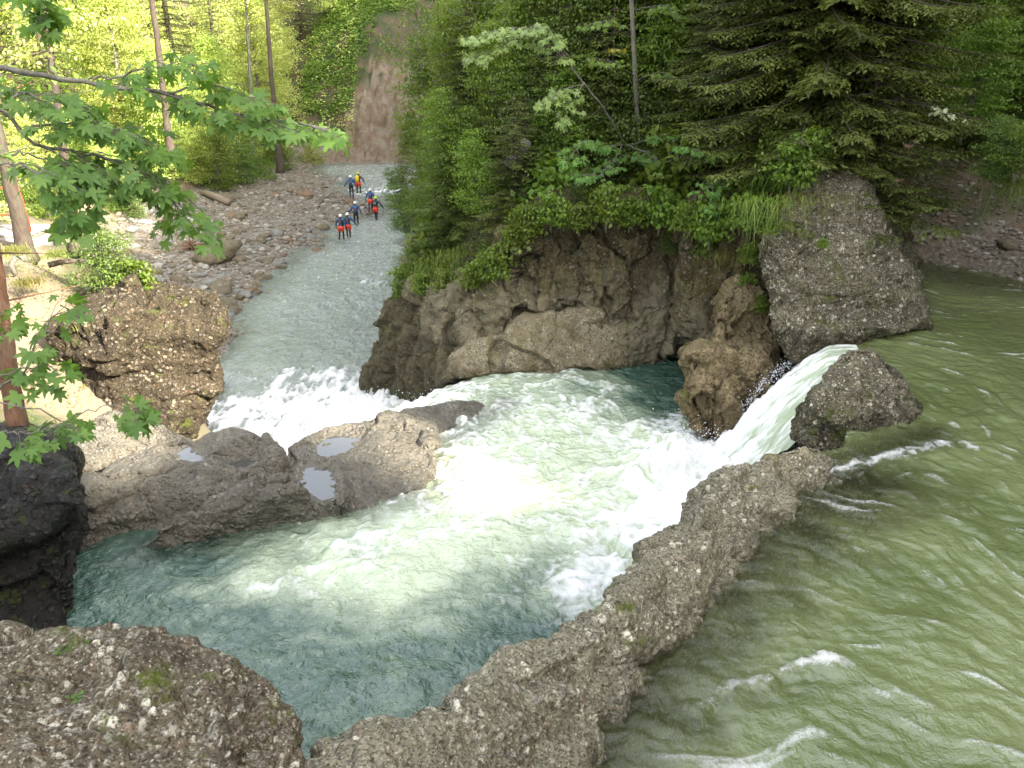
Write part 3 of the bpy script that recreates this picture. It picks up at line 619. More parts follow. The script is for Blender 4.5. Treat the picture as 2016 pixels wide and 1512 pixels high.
AR = [(1560,850,1400,910,4),(1400,900,1280,940,4),(1300,860,1150,800,4),(1250,900,1050,850,4),(1150,790,1000,760,4),(1050,760,880,760,4),(1200,750,1100,740,4),(1330,760,1290,720,4),(1300,720,1220,728,4),(950,850,900,800,4),(1000,900,900,900,4),(900,900,880,960,4),(880,990,780,1040,4),(1250,1000,1100,1040,4),(1100,1000,1020,960,4),(1200,1100,1100,1180,4),(1100,1180,980,1140,4),(1000,1100,850,1080,4),(850,1080,700,1100,4),(700,1080,520,1140,4),(500,1150,350,1180,4),(300,1130,200,1160,4),(180,1180,250,1250,4),(300,1240,450,1250,4),(500,1240,700,1270,4),(600,1330,750,1300,4),(800,1280,950,1220,4),(950,1260,1060,1230,4),(750,1180,900,1200,4),(640,1400,720,1340,4),(860,770,700,780,4),(800,780,600,810,2)]
U, V = flowfield(X, Y, AR)
cu = fbm(p2(X, Y, .9), 3)                           # swirl the flow a little
eps = .05
cx = (fbm(p2(X + eps, Y, .9), 2) - fbm(p2(X - eps, Y, .9), 2)) / (2 * eps); cy = (fbm(p2(X, Y + eps, .9), 2) - fbm(p2(X, Y - eps, .9), 2)) / (2 * eps)
U = U + .38 * cy; V = V - .38 * cx; n_ = np.hypot(U, V) + 1e-6; U /= n_; V /= n_
sh = (ny_, nx_)
wn = rng.normal(size=sh)
def blur(a, k):
    for _ in range(k):
        a = (a + np.roll(a, 1, 0) + np.roll(a, -1, 0) + np.roll(a, 1, 1) + np.roll(a, -1, 1)) / 5
    return a
l1 = lic(U.reshape(sh), V.reshape(sh), blur(wn, 1), 14)
l2 = lic(U.reshape(sh), V.reshape(sh), blur(rng.normal(size=sh), 6), 22)
str1 = .75 * l1.ravel() + .5 * l2.ravel()
web = 1 - np.abs(fbm(np.stack([X * 1.25 + .5 * cu, Y * 1.25 + .5 * np.roll(cu, 77), X * 0], 1), 3)) * 2.2
fs = field(X, Y, FC, ZB); mkf = field(X, Y, MC, ZB, 2.6)
s = drop(X, Y)
cas = sst(.2, 1.6, s)
fs = np.maximum(fs, cas * .97)
lump = fbm(p2(X, Y, 1.5, 3), 4); lump2 = fbm(p2(X, Y, 4.5, 8), 4)
web2 = 1 - np.abs(fbm(np.stack([X * 3.1 + .8 * cu, Y * 3.1 - .8 * cu, X * 0 + 4], 1), 3)) * 2.4
foam = sst(.32, 1.18, fs + .10 * str1 * np.sqrt(np.clip(fs, 0.02, 1)) + (.32 * (web - .35) + .24 * (web2 - .3)) * np.clip(fs * 2, 0, 1) + .16 * lump + .08 * lump2)
foam = np.where(fs > .85, np.maximum(foam, sst(.6, 1.05, fs + .22 * str1 + .15 * lump)), foam)
Zb = ZB + .05 * fbm(p2(X, Y, 1.1, 1), 3) + .022 * fbm(p2(X + .3 * lump, Y, 3.3, 12), 3) + fs * (.15 * lump + .045 * lump2) + .014 * str1 * (.12 + fs)
Zb += .03 * fbm(p2(X + .2 * lump, Y, 2.1, 55), 4) * (1 - np.clip(fs * 2, 0, 1))
Zb += .28 * np.exp(-((X - G(1120,765,4)[0]) ** 2 / 1.2 + (Y - G(1120,765,4)[1]) ** 2 / 1.0)) + .30 * np.exp(-((X - 3.4) ** 2 + (Y - 15.4) ** 2) / .9) * (1 + lump)
# chute profile: a smooth lip, a steep fall, then the lower river
dz = chute(s)
Zb = Zb - dz + cas * (.26 * lump * sst(.3, 2, s) + .03 * lump2)
bed = 3.4 - dz * .6
slabd = polydist(X, Y, [G(300,1080,4)[:2], G(420,1066,4)[:2], G(612,1000,4)[:2], G(720,1005,4)[:2], G(850,960,4)[:2], G(880,860,4)[:2], G(990,800,4)[:2]])
alpha = sst(.0, .9, slabd) * .6 + .4
alpha = np.clip(np.maximum(alpha, foam), 0, 1)
V3, F3, A3 = compact(np.stack([X, Y, Zb], 1), Fq, (s < 9.2) & ~((X < -4.2) & (Y > 17.8 + (X + 4.2) * -.2) & (s < 1.2)) , dict(foam=foam, milk=np.clip(sst(.12, .85, mkf + .12 * lump) + .05 * l2.ravel() + cas, 0, 1), alpha=alpha))
tag(mk('basin_water', V3, F3, M['w_basin'], attrs=A3), kind='structure')
# ---- upper pool
st = .034
xs, ys = np.arange(-.2, 16.5, st), np.arange(3.0, 25.5, st)
X, Y, Fq = grid(xs, ys); sh = (len(ys), len(xs))
AR = [(2000,1500,1700,1350,6.4),(1900,1350,1650,1250,6.4),(1700,1250,1450,1290,6.4),(1600,1400,1400,1440,6.4),(2000,1200,1800,1050,6.4),(1900,1050,1750,970,6.4),(1800,1150,1650,1080,6.4),(2000,950,1880,880,6.4),(1990,850,1850,740,6.4),(2000,700,1800,665,6.4),(2010,650,1850,640,6.4),(1760,900,1650,950,6.4),(1700,690,1655,685,6.4),(1500,1500,1300,1520,6.4),(1800,1500,1600,1420,6.4),(1700,1000,1600,1000,6.4)]
U, V = flowfield(X, Y, AR)
cx = (fbm(p2(X + eps, Y, .7, 5), 2) - fbm(p2(X - eps, Y, .7, 5), 2)) / (2 * eps); cy = (fbm(p2(X, Y + eps, .7, 5), 2) - fbm(p2(X, Y - eps, .7, 5), 2)) / (2 * eps)
U = U + .35 * cy; V = V - .35 * cx; n_ = np.hypot(U, V) + 1e-6; U /= n_; V /= n_
l1 = lic(U.reshape(sh), V.reshape(sh), blur(rng.normal(size=sh), 1), 10).ravel()
l2 = lic(U.reshape(sh), V.reshape(sh), blur(rng.normal(size=sh), 5), 20).ravel()
str1 = .55 * l1 + .7 * l2
lump = fbm(p2(X, Y, 1.6, 3), 4); lump2 = fbm(p2(X, Y, 5, 8), 3)
def gl(pts, z=ZU): return [G(a, b, z)[:2] for a, b in pts]
fsu = np.zeros(len(X)) + .02
for pl, w, s_ in [([(1640,930),(1720,905),(1800,885),(1870,870),(1915,878)], .27, 1.5),([(1650,950),(1700,915),(1780,890)], .34, 1.2),([(1810,850),(1850,810),(1865,765)], .14, .75),([(1865,765),(1820,755),(1790,760)], .12, .4),
                  ([(1330,1420),(1400,1370),(1480,1340),(1560,1315),(1640,1290)], .26, 1.15),([(1640,1300),(1720,1350),(1800,1420)], .14, .5),([(1450,1250),(1530,1220),(1600,1200)], .15, .6),([(1560,1080),(1650,1060),(1750,1110)], .16, .38),
                  ([(1600,1140),(1720,1150),(1830,1210)], .16, .45),([(1600,1200),(1720,1280),(1850,1400)], .12, .3),([(1330,1330),(1400,1260),(1470,1190),(1560,1110)], .35, .42),([(1260,1440),(1330,1400),(1420,1390)], .4, .5),([(1640,990),(1700,960),(1790,930)], .3, .4),([(1850,1000),(1930,1060),(2000,1090)], .1, .35),([(1780,700),(1900,720),(2016,755)], .08, .45),([(1730,680),(1830,670),(1900,672)], .08, .45),([(1700,700),(1850,700),(2000,730)], .1, .25),
                  ([(1380,1440),(1330,1500)], .3, .6),([(1650,690),(1700,684),(1740,700)], .2, .4),([(1850,1280),(1950,1340),(2016,1400)], .12, .25),([(1700,1440),(1800,1500)], .2, .35)]:
    fsu = np.maximum(fsu, s_ * .72 * np.exp(-((polydist(X, Y, gl(pl)) + .12 * (lump + lump2)) / (w * .85)) ** 2))
fsu = np.maximum(fsu, .17 + 0 * X); web3 = 1 - np.abs(fbm(p2(X, Y, 5.5, 31), 3)) * 2.4
foam = sst(.50, 1.35, fsu * (1.0 + .25 * lump) + .22 * str1 * np.sqrt(fsu) + .45 * lump2 * np.sqrt(fsu) + .25 * (web3 - .4) * np.sqrt(fsu))
foam = np.clip(foam * .8, 0, 1); foam = np.maximum(foam, sst(.3, 3.2, str1 + .9 * lump) * .62)
Zu = ZU + .035 * fbm(p2(X, Y, .9, 2), 3) + .02 * fbm(p2(X, Y, 2.6, 22), 3) + .007 * str1 + fsu * (.035 * lump + .03 * lump2)
crest = [(618,1466),(850,1362),(1060,1268),(1180,1182),(1300,1035),(1392,940),(1565,868)]
shore = [(980,1600,6.4),(1150,1430,6.4),(1255,1295,6.4),(1345,1180,6.4),(1490,1050,6.4),(1600,985,6.4),(1690,948,6.4)]
dd = polydist(X, Y, [G(*q)[:2] for q in shore])
alpha = .08 + .92 * sst(-.1, 2.0, dd + .3 * lump)
rk = polydist(X, Y, gl([(1640,910),(1740,880),(1835,855)])); alpha = np.minimum(alpha, .3 + .7 * sst(0, .8, rk))
far_ = polydist(X, Y, gl([(2100,575),(1900,545),(1800,515)])); alpha = np.minimum(alpha, .35 + .65 * sst(0, 2., far_))
milk = np.clip(.10 + .38 * sst(-.5, .7, fbm(p2(X, Y, .4, 4), 4)) + .25 * sst(1.6, .2, dd), 0, 1)
cl = gl([(560,1640),(700,1500),(960,1385),(1150,1275),(1245,1178),(1370,1020),(1450,916),(1600,880),(1660,870),(1690,700),(1655,686),(1640,660),(1640,500),(2500,300),(2500,1900),(560,1900)], 6.5)
keep = inpoly(X, Y, cl)
V3, F3, A3 = compact(np.stack([X, Y, Zu], 1), Fq, keep, dict(foam=foam, milk=milk, alpha=alpha))
tag(mk('upper_pool_water', V3, F3, M['w_upper'], attrs=A3), kind='structure')
# ---- the fall from the upper pool into the basin
nu, nv = 150, 130
uu, vv_ = np.meshgrid(np.linspace(-.25, 1.08, nu), np.linspace(0, 1, nv)); uu = uu.ravel(); vv_ = vv_.ravel()
B0 = F(1655, 688, 16.5); 
top = np.stack([6.95 - 1.15 * vv_, 16.6 - 3.6 * vv_], 1)
ln = .9 + .15 * np.sin(vv_ * 7)
x = top[:, 0] - 2.35 * uu * ln; y = top[:, 1] + (-.10 + .15 * vv_) * uu
zf = np.where(uu < 0, 6.42, 6.42 - 2.55 * np.clip(uu, 0, 2) ** 1.28)
q = np.stack([x * 1.2, y * 5., zf * .9], 1); q2 = np.stack([x * 3, y * 11., zf * 2.2], 1)
r1 = fbm(q, 4); r2 = fbm(q2, 3)
amp = .13 * sst(-.1, .3, uu) + .16 * sst(.3, 1, uu)
zf = zf + amp * r1 * 1.2 + amp * .5 * r2; x = x + amp * .4 * r2; y = y + (1 - sst(0, .3, vv_)) * (.22 * r2 + .15 * r1) * sst(.05, .4, uu)
edge = sst(.0, .18, vv_)
ff = sst(.25, 1.0, .16 + .42 * uu + .45 * (1 - vv_) + .5 * r1 + .35 * r2)
zf -= (1 - sst(0, .05, vv_)) * .25
i = (np.arange(nv - 1)[:, None] * nu + np.arange(nu - 1)[None]).ravel()
tag(mk('waterfall', np.stack([x, y, zf], 1), np.stack([i, i + 1, i + 1 + nu, i + nu], 1), M['w_fall'], attrs=dict(foam=ff, milk=np.clip(.7 + .3 * r1, 0, 1), alpha=np.ones(len(x)))), kind='structure')
# ---- lower river
xs = axis(-26, [(-15, .12), (-3, .055), (8, .3)]); ys = axis(18, [(34, .055), (60, .09), (90, .14)])
X, Y, Fq = grid(xs, ys)
s = drop(X, Y); g = p2(X, Y, 1)
fl = fbm(p2(X, Y, 1.6, 2, 1, .45), 4); fl2 = fbm(p2(X, Y, 6, 5, 1, .4), 4); lump = fbm(p2(X, Y, 1.2, 9), 4)
fc = [(560,790,1),(640,800,1),(500,800,.95),(450,800,.85),(420,840,.75),(640,750,.85),(520,750,.5),(600,735,.55),(480,760,.45),(700,755,.85),(430,770,.3),(600,700,.05),(500,700,.05),(560,640,.04),(640,600,.3),(660,560,.12),(740,555,.5),(620,620,.35),(690,600,.3),(700,640,.1),(740,520,.2),(780,490,.3),(700,480,.1),(600,560,.12),(780,375,.8),(800,350,.5),(740,360,.4),(700,335,.2),(790,395,.3),(770,430,.22),(660,520,.1),(560,680,.02),(700,700,.1)]
fs = field(X, Y, fc, 0., 3.)
foam = sst(.38, 1.12, fs + .55 * fl * np.sqrt(fs + .03) + .4 * fl2 * np.sqrt(fs + .02))
foam = np.maximum(foam, sst(.38, .95, fl2 + .3 * fl) * .6 * sst(34, 44, Y) * sst(.02, .2, fs + .08))
Zr = .05 * fl + .035 * fl2 + fs * (.16 * lump + .06 * fl2)
dep = -TH0(X, Y)
alpha = np.clip(.45 + .55 * sst(.0, .5, dep), 0, 1)
V3, F3, A3 = compact(np.stack([X, Y, Zr], 1), Fq, (s > 7.2) & (dep > -.5), dict(foam=foam, milk=np.clip(.12 + .5 * fs + .15 * lump + .2 * sst(36, 50, Y), 0, 1), alpha=alpha))
tag(mk('river', V3, F3, M['w_river'], attrs=A3), kind='structure')
# ---- rain puddles on the slab
for pts, z in PUD:
    P_ = np.array([list(q) + [z] for q in chaikin([tuple(G(a, b, z)[:2]) for a, b in pts])]); c = P_.mean(0); P_ = c + (P_ - c) * (1 + .12 / np.hypot(*(P_ - c)[:, :2].T).mean())
    n = len(P_); V_ = np.concatenate([P_, P_ - [0, 0, .12]])
    ob = bpy.data.meshes.new('puddle'); ob.from_pydata([tuple(v) for v in V_], [], [tuple(range(n))[::-1], tuple(range(n, 2 * n))] + [(k, (k + 1) % n, (k + 1) % n + n, k + n) for k in range(n)])
    o = bpy.data.objects.new('puddle', ob); COL.objects.link(o); ob.materials.append(M['puddle']); tag(o, kind='structure')

# ---- drops of spray thrown off the fall and the chute
gs_ = np.random.default_rng(21); pts_ = []
for k in range(900):
    u_ = gs_.random(); v_ = abs(gs_.normal()) * .10; zz = 6.42 - 2.55 * u_ ** 1.45
    pts_.append((6.95 - 2.2 * u_ + gs_.normal() * .06, 16.62 + v_ * 1.2, zz + .04 + .35 * v_ + gs_.normal() * .07))
for k in range(900): pts_.append((4.4 + gs_.normal() * .5, 15.3 + gs_.normal() * .8, 4.15 + abs(gs_.normal()) * .22))
for k in range(1600):
    s0 = 2 + 7 * gs_.random(); a_ = gs_.normal() * 1.4; x_ = -1.9 - .75 * s0 + .66 * a_; y_ = 19. + .66 * s0 + .75 * a_; pts_.append((x_, y_, 4.1 - chute(s0) + .1 + abs(gs_.normal()) * .28))
pts_ = np.array(pts_); n_ = len(pts_); r_ = (.006 + .016 * gs_.random(n_) ** 2)[:, None, None]
oc = np.array([(1, 0, 0), (0, 1, 0), (-1, 0, 0), (0, -1, 0), (0, 0, 1.2), (0, 0, -1.2)], float)
V_ = (pts_[:, None] + oc[None] * r_).reshape(-1, 3); T_ = np.array([(0, 1, 4), (1, 2, 4), (2, 3, 4), (3, 0, 4), (1, 0, 5), (2, 1, 5), (3, 2, 5), (0, 3, 5)])
tag(mk('spray', V_, (np.arange(n_)[:, None, None] * 6 + T_[None]).reshape(-1, 3), M['spray']), kind='stuff')
# ------------------------------------------------------------------ vegetation
def norm(a): return a / (np.linalg.norm(a, axis=-1, keepdims=True) + 1e-9)
def cards(P, D, N, L, W, fold=.12):
    """diamond leaves: base P, direction D, normal N"""
    P = np.asarray(P, float); D = norm(D); S = norm(np.cross(D, N)); N = np.cross(S, D)
    L = np.broadcast_to(L, (len(P),))[:, None]; W = np.broadcast_to(W, (len(P),))[:, None]
    v0 = P; v1 = P + D * L * .45 + S * W * .5 + N * W * fold; v2 = P + D * L - N * L * .08; v3 = P + D * L * .45 - S * W * .5 + N * W * fold
    V = np.stack([v0, v1, v2, v3], 1).reshape(-1, 3)
    return V, np.arange(len(V)).reshape(-1, 4)
def rdir(n, g): 
    a = g.normal(size=(n, 3)); return norm(a)
def spruce_crown(h, Rm, z0, g, whorl=.3, nb=7, tw=.085, sprig=.075, droop=.32, needle=.075, nw=.022, prof=.75):
    VV, TT = [], []; wood = MB()
    z = z0
    while z < h - .15:
        t = (z - z0) / (h - z0); r = Rm * (1 - t) ** prof * (.75 + .4 * g.random()) + .12
        k = nb if t < .8 else 5
        for b in range(k):
            a = 2 * np.pi * (b + g.random() * .7) / k + z * 2.1; rr = r * (.6 + .5 * g.random())
            n = max(5, int(rr / .16)); s = np.linspace(0, 1, n)
            zz = z + g.normal() * .08 + rr * (.16 * s - droop * s ** 1.6 + .10 * s ** 5)
            dx, dy = math.cos(a), math.sin(a)
            bow = g.normal() * .12 * rr
            px = dx * rr * s - dy * bow * s * s; py = dy * rr * s + dx * bow * s * s
            path = np.stack([px, py, zz], 1); wood.tube(path, np.linspace(.012 + .012 * rr, .003, n), 4)
            m = max(4, int(rr * .86 / tw)); tt = np.linspace(.14, 1, m)
            c = np.stack([np.interp(tt, s, path[:, j]) for j in range(3)], 1)
            T = norm(np.gradient(path, axis=0)); Tc = norm(np.stack([np.interp(tt, s, T[:, j]) for j in range(3)], 1))
            S = norm(np.cross(Tc, [0, 0, 1.]))
            for sg in (-1, 1):
                ln = (.10 + .42 * rr * (.25 + tt) * (1.06 - tt)) * (.7 + .5 * g.random(m)); ln = np.minimum(ln, .8)
                d = norm(Tc * .75 + sg * S * .9 + np.array([0, 0, -.28]) + g.normal(size=(m, 3)) * .13)
                q = np.maximum(2, (ln / sprig).astype(int)); tot = q.sum()
                idx = np.repeat(np.arange(m), q); fr = np.concatenate([np.arange(x) / x for x in q])
                sag = -.25 * (fr * ln[idx]) ** 2
                base = c[idx] + d[idx] * (fr * ln[idx])[:, None] + np.stack([0 * sag, 0 * sag, sag], 1)
                alt = np.where(np.arange(tot) % 2, 1, -1)[:, None]
                S2 = norm(np.cross(d[idx], [0, 0, 1.]))
                dd = d[idx] * .9 + alt * S2 * .55 + g.normal(size=(tot, 3)) * .12 + np.array([0, 0, -.08])
                V, _ = cards(base, dd, np.array([0, 0, 1.]) + g.normal(size=(tot, 3)) * .3, needle * (.8 + .6 * g.random(tot)), nw * (.9 + .5 * g.random(tot)))
                VV.append(V); TT.append(np.repeat(np.clip((fr - .55) * 1.4, 0, 1) * sst(.35, 1, tt[idx]) * (g.random(tot) < .6), 4))
        z += whorl * (.8 + .4 * g.random())
    V = np.concatenate(VV)
    return V, np.arange(len(V)).reshape(-1, 4), np.concatenate(TT), wood
def spruce(name, h, Rm, z0, seed, loc=(0, 0, 0), mat=None, **k):
    g = np.random.default_rng(seed); root = empty(name, loc)
    tr = MB(); n = 14; s = np.linspace(0, 1, n)
    wob = np.cumsum(g.normal(size=(n, 2)) * .02 * h / 10, 0)
    tr.tube(np.stack([wob[:, 0], wob[:, 1], s * (h + .6) - .6], 1), (.016 * h + .02) * (1 - s * .93) * (1 + .35 * np.exp(-s * 18)), 10)
    V, Q, tip, wood = spruce_crown(h, Rm, z0, g, **k)
    cr = mk('crown', V, Q, mat or M['spruce'], root, smooth=False, attrs=dict(tip=tip)); tr.add(np.concatenate(wood.V), np.concatenate(wood.Q), np.concatenate(wood.T)); tr.build('trunk', M['bark'], root)
    return root
def leafspray(c, d, n, L, W, g, spread=(1., 1., .25), leaf=.09, up=.9):
    """n leaves in a flattened cloud round c"""
    o = g.normal(size=(n, 3)) * .42 * np.array(spread)
    P = c + o; D = norm(o * np.array([1, 1, .3]) + g.normal(size=(n, 3)) * .5 + np.array([0, 0, -.35]))
    N = np.array([0, 0, up]) + g.normal(size=(n, 3)) * .38
    return P, D, N
def broadleaf(name, h, Rm, z0, seed, nspray=260, per=48, leaf=.12, loc=(0, 0, 0), mat=None, lean=0., trunk=.018, barkm=None, flat=.28, twigs=True, spr=.8, stems=1):
    g = np.random.default_rng(seed); root = empty(name, loc)
    tr = MB(); br = MB(); PP, DD, NN = [], [], []
    for st_ in range(stems):
        n = 16; s = np.linspace(0, 1, n); la = g.random() * 6.28; le = lean + (0 if stems == 1 else .25 + .2 * g.random())
        wob = np.cumsum(g.normal(size=(n, 2)) * .025 * h / 10, 0) + np.outer(s ** 1.2, [math.cos(la) * le * h * .5, math.sin(la) * le * h * .5])
        hh = h * (1 if st_ == 0 else .6 + .35 * g.random())
        ax = np.stack([wob[:, 0], wob[:, 1], s * hh - .3], 1)
        tr.tube(ax, (trunk * h + .01) * (1 - s * .9) * (1 + .3 * np.exp(-s * 15)) / math.sqrt(stems), 9)
        for k in range(nspray // stems):
            t = (k + g.random()) / (nspray / stems); zc = z0 + (hh - z0) * t
            prof = (math.sin(min(1, (t * .92 + .12)) * math.pi) ** .6)
            r = Rm * prof * math.sqrt(g.random() * .85 + .15) / (1 if stems == 1 else 1.3)
            a = g.random() * 6.283 * 3
            # uneven crown: radius modulated by direction
            r *= .72 + .38 * math.sin(a * 2 + seed) * math.sin(t * 7 + seed) + .12 * g.normal()
            b = np.array([np.interp(max(0, zc - r * .45), ax[:, 2], ax[:, 0]), np.interp(max(0, zc - r * .45), ax[:, 2], ax[:, 1]), max(z0 * .5, zc - r * .45)])
            c = np.array([b[0] + r * math.cos(a), b[1] + r * math.sin(a), zc])
            if twigs and k % 2 == 0:
                m_ = (b + c) / 2 + np.array([0, 0, .08 * r]); br.tube([b, m_, c], [.006 * h * .5 * (1 - t * .6) + .006, .008, .003], 4)
            P, D, N = leafspray(c, None, per, 0, 0, g, (spr, spr, flat * spr)); PP.append(P); DD.append(D); NN.append(N)
    P = np.concatenate(PP); D = np.concatenate(DD); N = np.concatenate(NN); n = len(P)
    V, Q = cards(P, D, N, leaf * (.7 + .6 * g.random(n)), leaf * .62 * (.7 + .6 * g.random(n)))
    if br.n: tr.add(np.concatenate(br.V), np.concatenate(br.Q), np.concatenate(br.T))
    tr.build('trunk', barkm or M['barkgrey'], root)
    mk('crown', V, Q, mat or M['broad'], root, smooth=False)
    return root
def blades(P, g, L=.5, W=.012, droop=1., n=5, dirs=None, up=1.0):
    N = len(P); a = g.random(N) * 6.283
    D = np.stack([np.cos(a), np.sin(a), 0 * a], 1) if dirs is None else dirs
    L = L * (.5 + .8 * g.random(N)); s = np.linspace(0, 1, n)
    V = []; S = norm(np.cross(D, [0, 0, 1.])); ln = .25 + .6 * g.random(N)
    for k in s:
        c = P + D * (L * ln * k ** 1.3)[:, None] + np.stack([0 * L, 0 * L, L * (up * k - droop * (.55 + .5 * ln) * k ** 2.2)], 1)
        w = W * (1 - k) ** .7 * .5 + .0008
        V += [c - S * w, c + S * w]
    V = np.stack(V, 1); m = 2 * n
    q = np.array([(2 * k, 2 * k + 1, 2 * k + 3, 2 * k + 2) for k in range(n - 1)])
    return V.reshape(-1, 3), (np.arange(N)[:, None, None] * m + q[None]).reshape(-1, 4)
def tuft(name, n, r, L, seed, mat, W=.012, droop=1., origin=(0, 0, 0), up=1.):
    g = np.random.default_rng(seed); P = np.zeros((n, 3)); P[:, :2] = g.normal(size=(n, 2)) * r * .5
    V, Q = blades(P, g, L, W, droop, up=up); o = mk(name, V, Q, mat, smooth=False); o.location = origin; return o
# palmate leaf (one mesh, many leaves)
_ang = [0, 14, 26, 38, 48, 60, 74, 92, 106, 124, 150]
_rad = [1, .74, .44, .70, .95, .66, .38, .60, .66, .42, .30]
_o = [(math.sin(R(a)) * r, math.cos(R(a)) * r) for a, r in zip(_ang, _rad)]
PAL = np.array([(0, .0)] + _o + [(0., -.12)] + [(-x, y) for x, y in _o[::-1][:-1]])
def palmate(P, D, N, size):
    P = np.asarray(P, float); D = norm(D); S = norm(np.cross(D, N)); N = np.cross(S, D); size = np.broadcast_to(size, (len(P),))
    m = len(PAL); u = PAL[:, 0][None, :, None]; v = PAL[:, 1][None, :, None]
    r2 = (PAL ** 2).sum(1)[None, :, None]
    z = -.22 * r2 + .10 * np.abs(u)
    V = P[:, None] + size[:, None, None] * .62 * (S[:, None] * u + D[:, None] * (v + .25) + N[:, None] * z)
    t = np.array([(0, k, k + 1) for k in range(1, m - 1)] + [(0, m - 1, 1)])
    return V.reshape(-1, 3), (np.arange(len(P))[:, None, None] * m + t[None]).reshape(-1, 3)
def maple_branch(mb, LV, LT, pts, rad, g, leaf=.14, nclus=8, per=5, side=.35, start=.25, cnt=[0]):
    pts = np.asarray(pts, float); n = 24; s = np.linspace(0, 1, len(pts)); tt = np.linspace(0, 1, n)
    pth = np.stack([np.interp(tt, s, pts[:, j]) for j in range(3)], 1); pth += g.normal(size=pth.shape) * .012
    mb.tube(pth, np.linspace(rad, rad * .25, n), 6)
    T = norm(np.gradient(pth, axis=0))
    for k in range(nclus):
        t = start + (1 - start) * (k + .6 * g.random()) / nclus if k < nclus - 1 else 1.
        c = np.array([np.interp(t, tt, pth[:, j]) for j in range(3)]); d = np.array([np.interp(t, tt, T[:, j]) for j in range(3)])
        sd = norm(np.cross(d, [0, 0, 1.])) * (1 if k % 2 else -1)
        end = c + (sd * .8 + d * .7 + np.array([0, 0, -.15])) * side * (.5 + .8 * g.random()) * (1 if k < nclus - 1 else .2)
        mb.tube([c, (c + end) / 2 + [0, 0, .02], end], [rad * .3, rad * .2, .002], 5)
        for j in range(per):
            f = .35 + .65 * (j + 1) / per; b = c + (end - c) * f
            pd = norm(norm(end - c + 1e-4) * .5 + rdir(1, g)[0] * np.array([1, 1, .35]))
            e = b + pd * leaf * .55 + np.array([0, 0, -.02]); mb.tube([b, (b + e) / 2 + [0, 0, .01], e], [.0018, .0014, .0012], 4)
            D = norm(pd * np.array([1, 1, .2]) + np.array([0, -.1, -.3 - .8 * g.random()])); N = np.array([0, -.5, .9]) + g.normal(size=3) * .42
            V, T_ = palmate([e], [D], [N], leaf * (.6 + .75 * g.random())); LT.append(T_ + cnt[0]); cnt[0] += len(V); LV.append(V)
def maple(name, label, branches, leaf, seed, mat, group=None, trunkpath=None, trunkr=.1, barkm=None, cat='tree', **k):
    g = np.random.default_rng(seed); mb = MB(); LV, LT = [], []; cnt = [0]
    org = np.asarray(trunkpath[0] if trunkpath is not None else branches[0][0][0], float)
    root = empty(name, org)
    for b in branches: maple_branch(mb, LV, LT, b[0], b[1], g, leaf, b[2], b[3], b[4], b[5] if len(b) > 5 else .2, cnt)
    o = mb.build('branches', barkm or M['barkgrey'], root, origin=org); o.location = (0, 0, 0)
    o = mk('crown', np.concatenate(LV), np.concatenate(LT), mat, root, smooth=False, origin=org); o.location = (0, 0, 0)
    if trunkpath is not None:
        t_ = MB(); t_.tube(trunkpath, np.linspace(trunkr, trunkr * .75, len(trunkpath)), 14); o = t_.build('trunk', barkm or M['barkgrey'], root, origin=org); o.location = (0, 0, 0)
    return tag(root, label, cat, group)
def on(px, py, Y0=18., Y1=130., step=.1):
    """first terrain hit along the view ray (only used to plan where plants stand)"""
    r = ray(px, py); Ys = np.arange(Y0, Y1, step); t = Ys / r[1]; x = r[0] * t; z = r[2] * t + CAMZ
    h = TH(x, Ys); k = np.argmax(z < h)
    if not (z < h).any(): k = len(Ys) - 1
    return float(x[k]), float(Ys[k]), float(h[k])
# ------------------------------------------------------------------ tree stock
SP_A = spruce('spruce_tree', 19, 3.3, 1.2, 1, whorl=.42, nb=7, tw=.13, sprig=.12, needle=.13, nw=.045)
SP_B = spruce('spruce_tree', 23, 3.6, 6.0, 2, whorl=.5, nb=6, tw=.14, sprig=.13, needle=.14, nw=.05)
SP_H = spruce('spruce_tree', 8.5, 2.7, .3, 3, whorl=.24, nb=8, tw=.085, sprig=.075, needle=.12, nw=.042, prof=.6)
SP_S = spruce('young_spruce', 3.4, 1.35, .1, 4, whorl=.19, nb=7, tw=.07, sprig=.06, needle=.09, nw=.032, prof=.8)
BL_A = broadleaf('broadleaf_tree', 17, 4.2, 1.5, 11, nspray=420, per=52, leaf=.20, spr=1.2)
BL_B = broadleaf('broadleaf_tree', 14, 3.6, .8, 12, nspray=380, per=50, leaf=.18, spr=1.1)
BL_C = broadleaf('broadleaf_tree', 9, 3.0, .3, 13, nspray=300, per=55, leaf=.15, spr=.9)
SH_A = broadleaf('shrub', 2.4, 1.5, .1, 14, nspray=110, per=50, leaf=.085, spr=.5, mat=M['shrub'], stems=4)
SH_B = broadleaf('shrub', 1.7, 1.3, .05, 15, nspray=90, per=46, leaf=.07, spr=.42, mat=M['broad'], stems=5)
SH_C = broadleaf('shrub', 3.6, 1.9, .2, 16, nspray=150, per=50, leaf=.09, spr=.55, mat=M['broad'], stems=3, flat=.2)
SH_D = broadleaf('shrub', .95, .75, .02, 17, nspray=70, per=13, leaf=.13, spr=.3, mat=M['broad'], stems=4, flat=.3)
stock = [SH_D, SP_A, SP_B, SP_H, SP_S, BL_A, BL_B, BL_C, SH_A, SH_B, SH_C]
used = set()
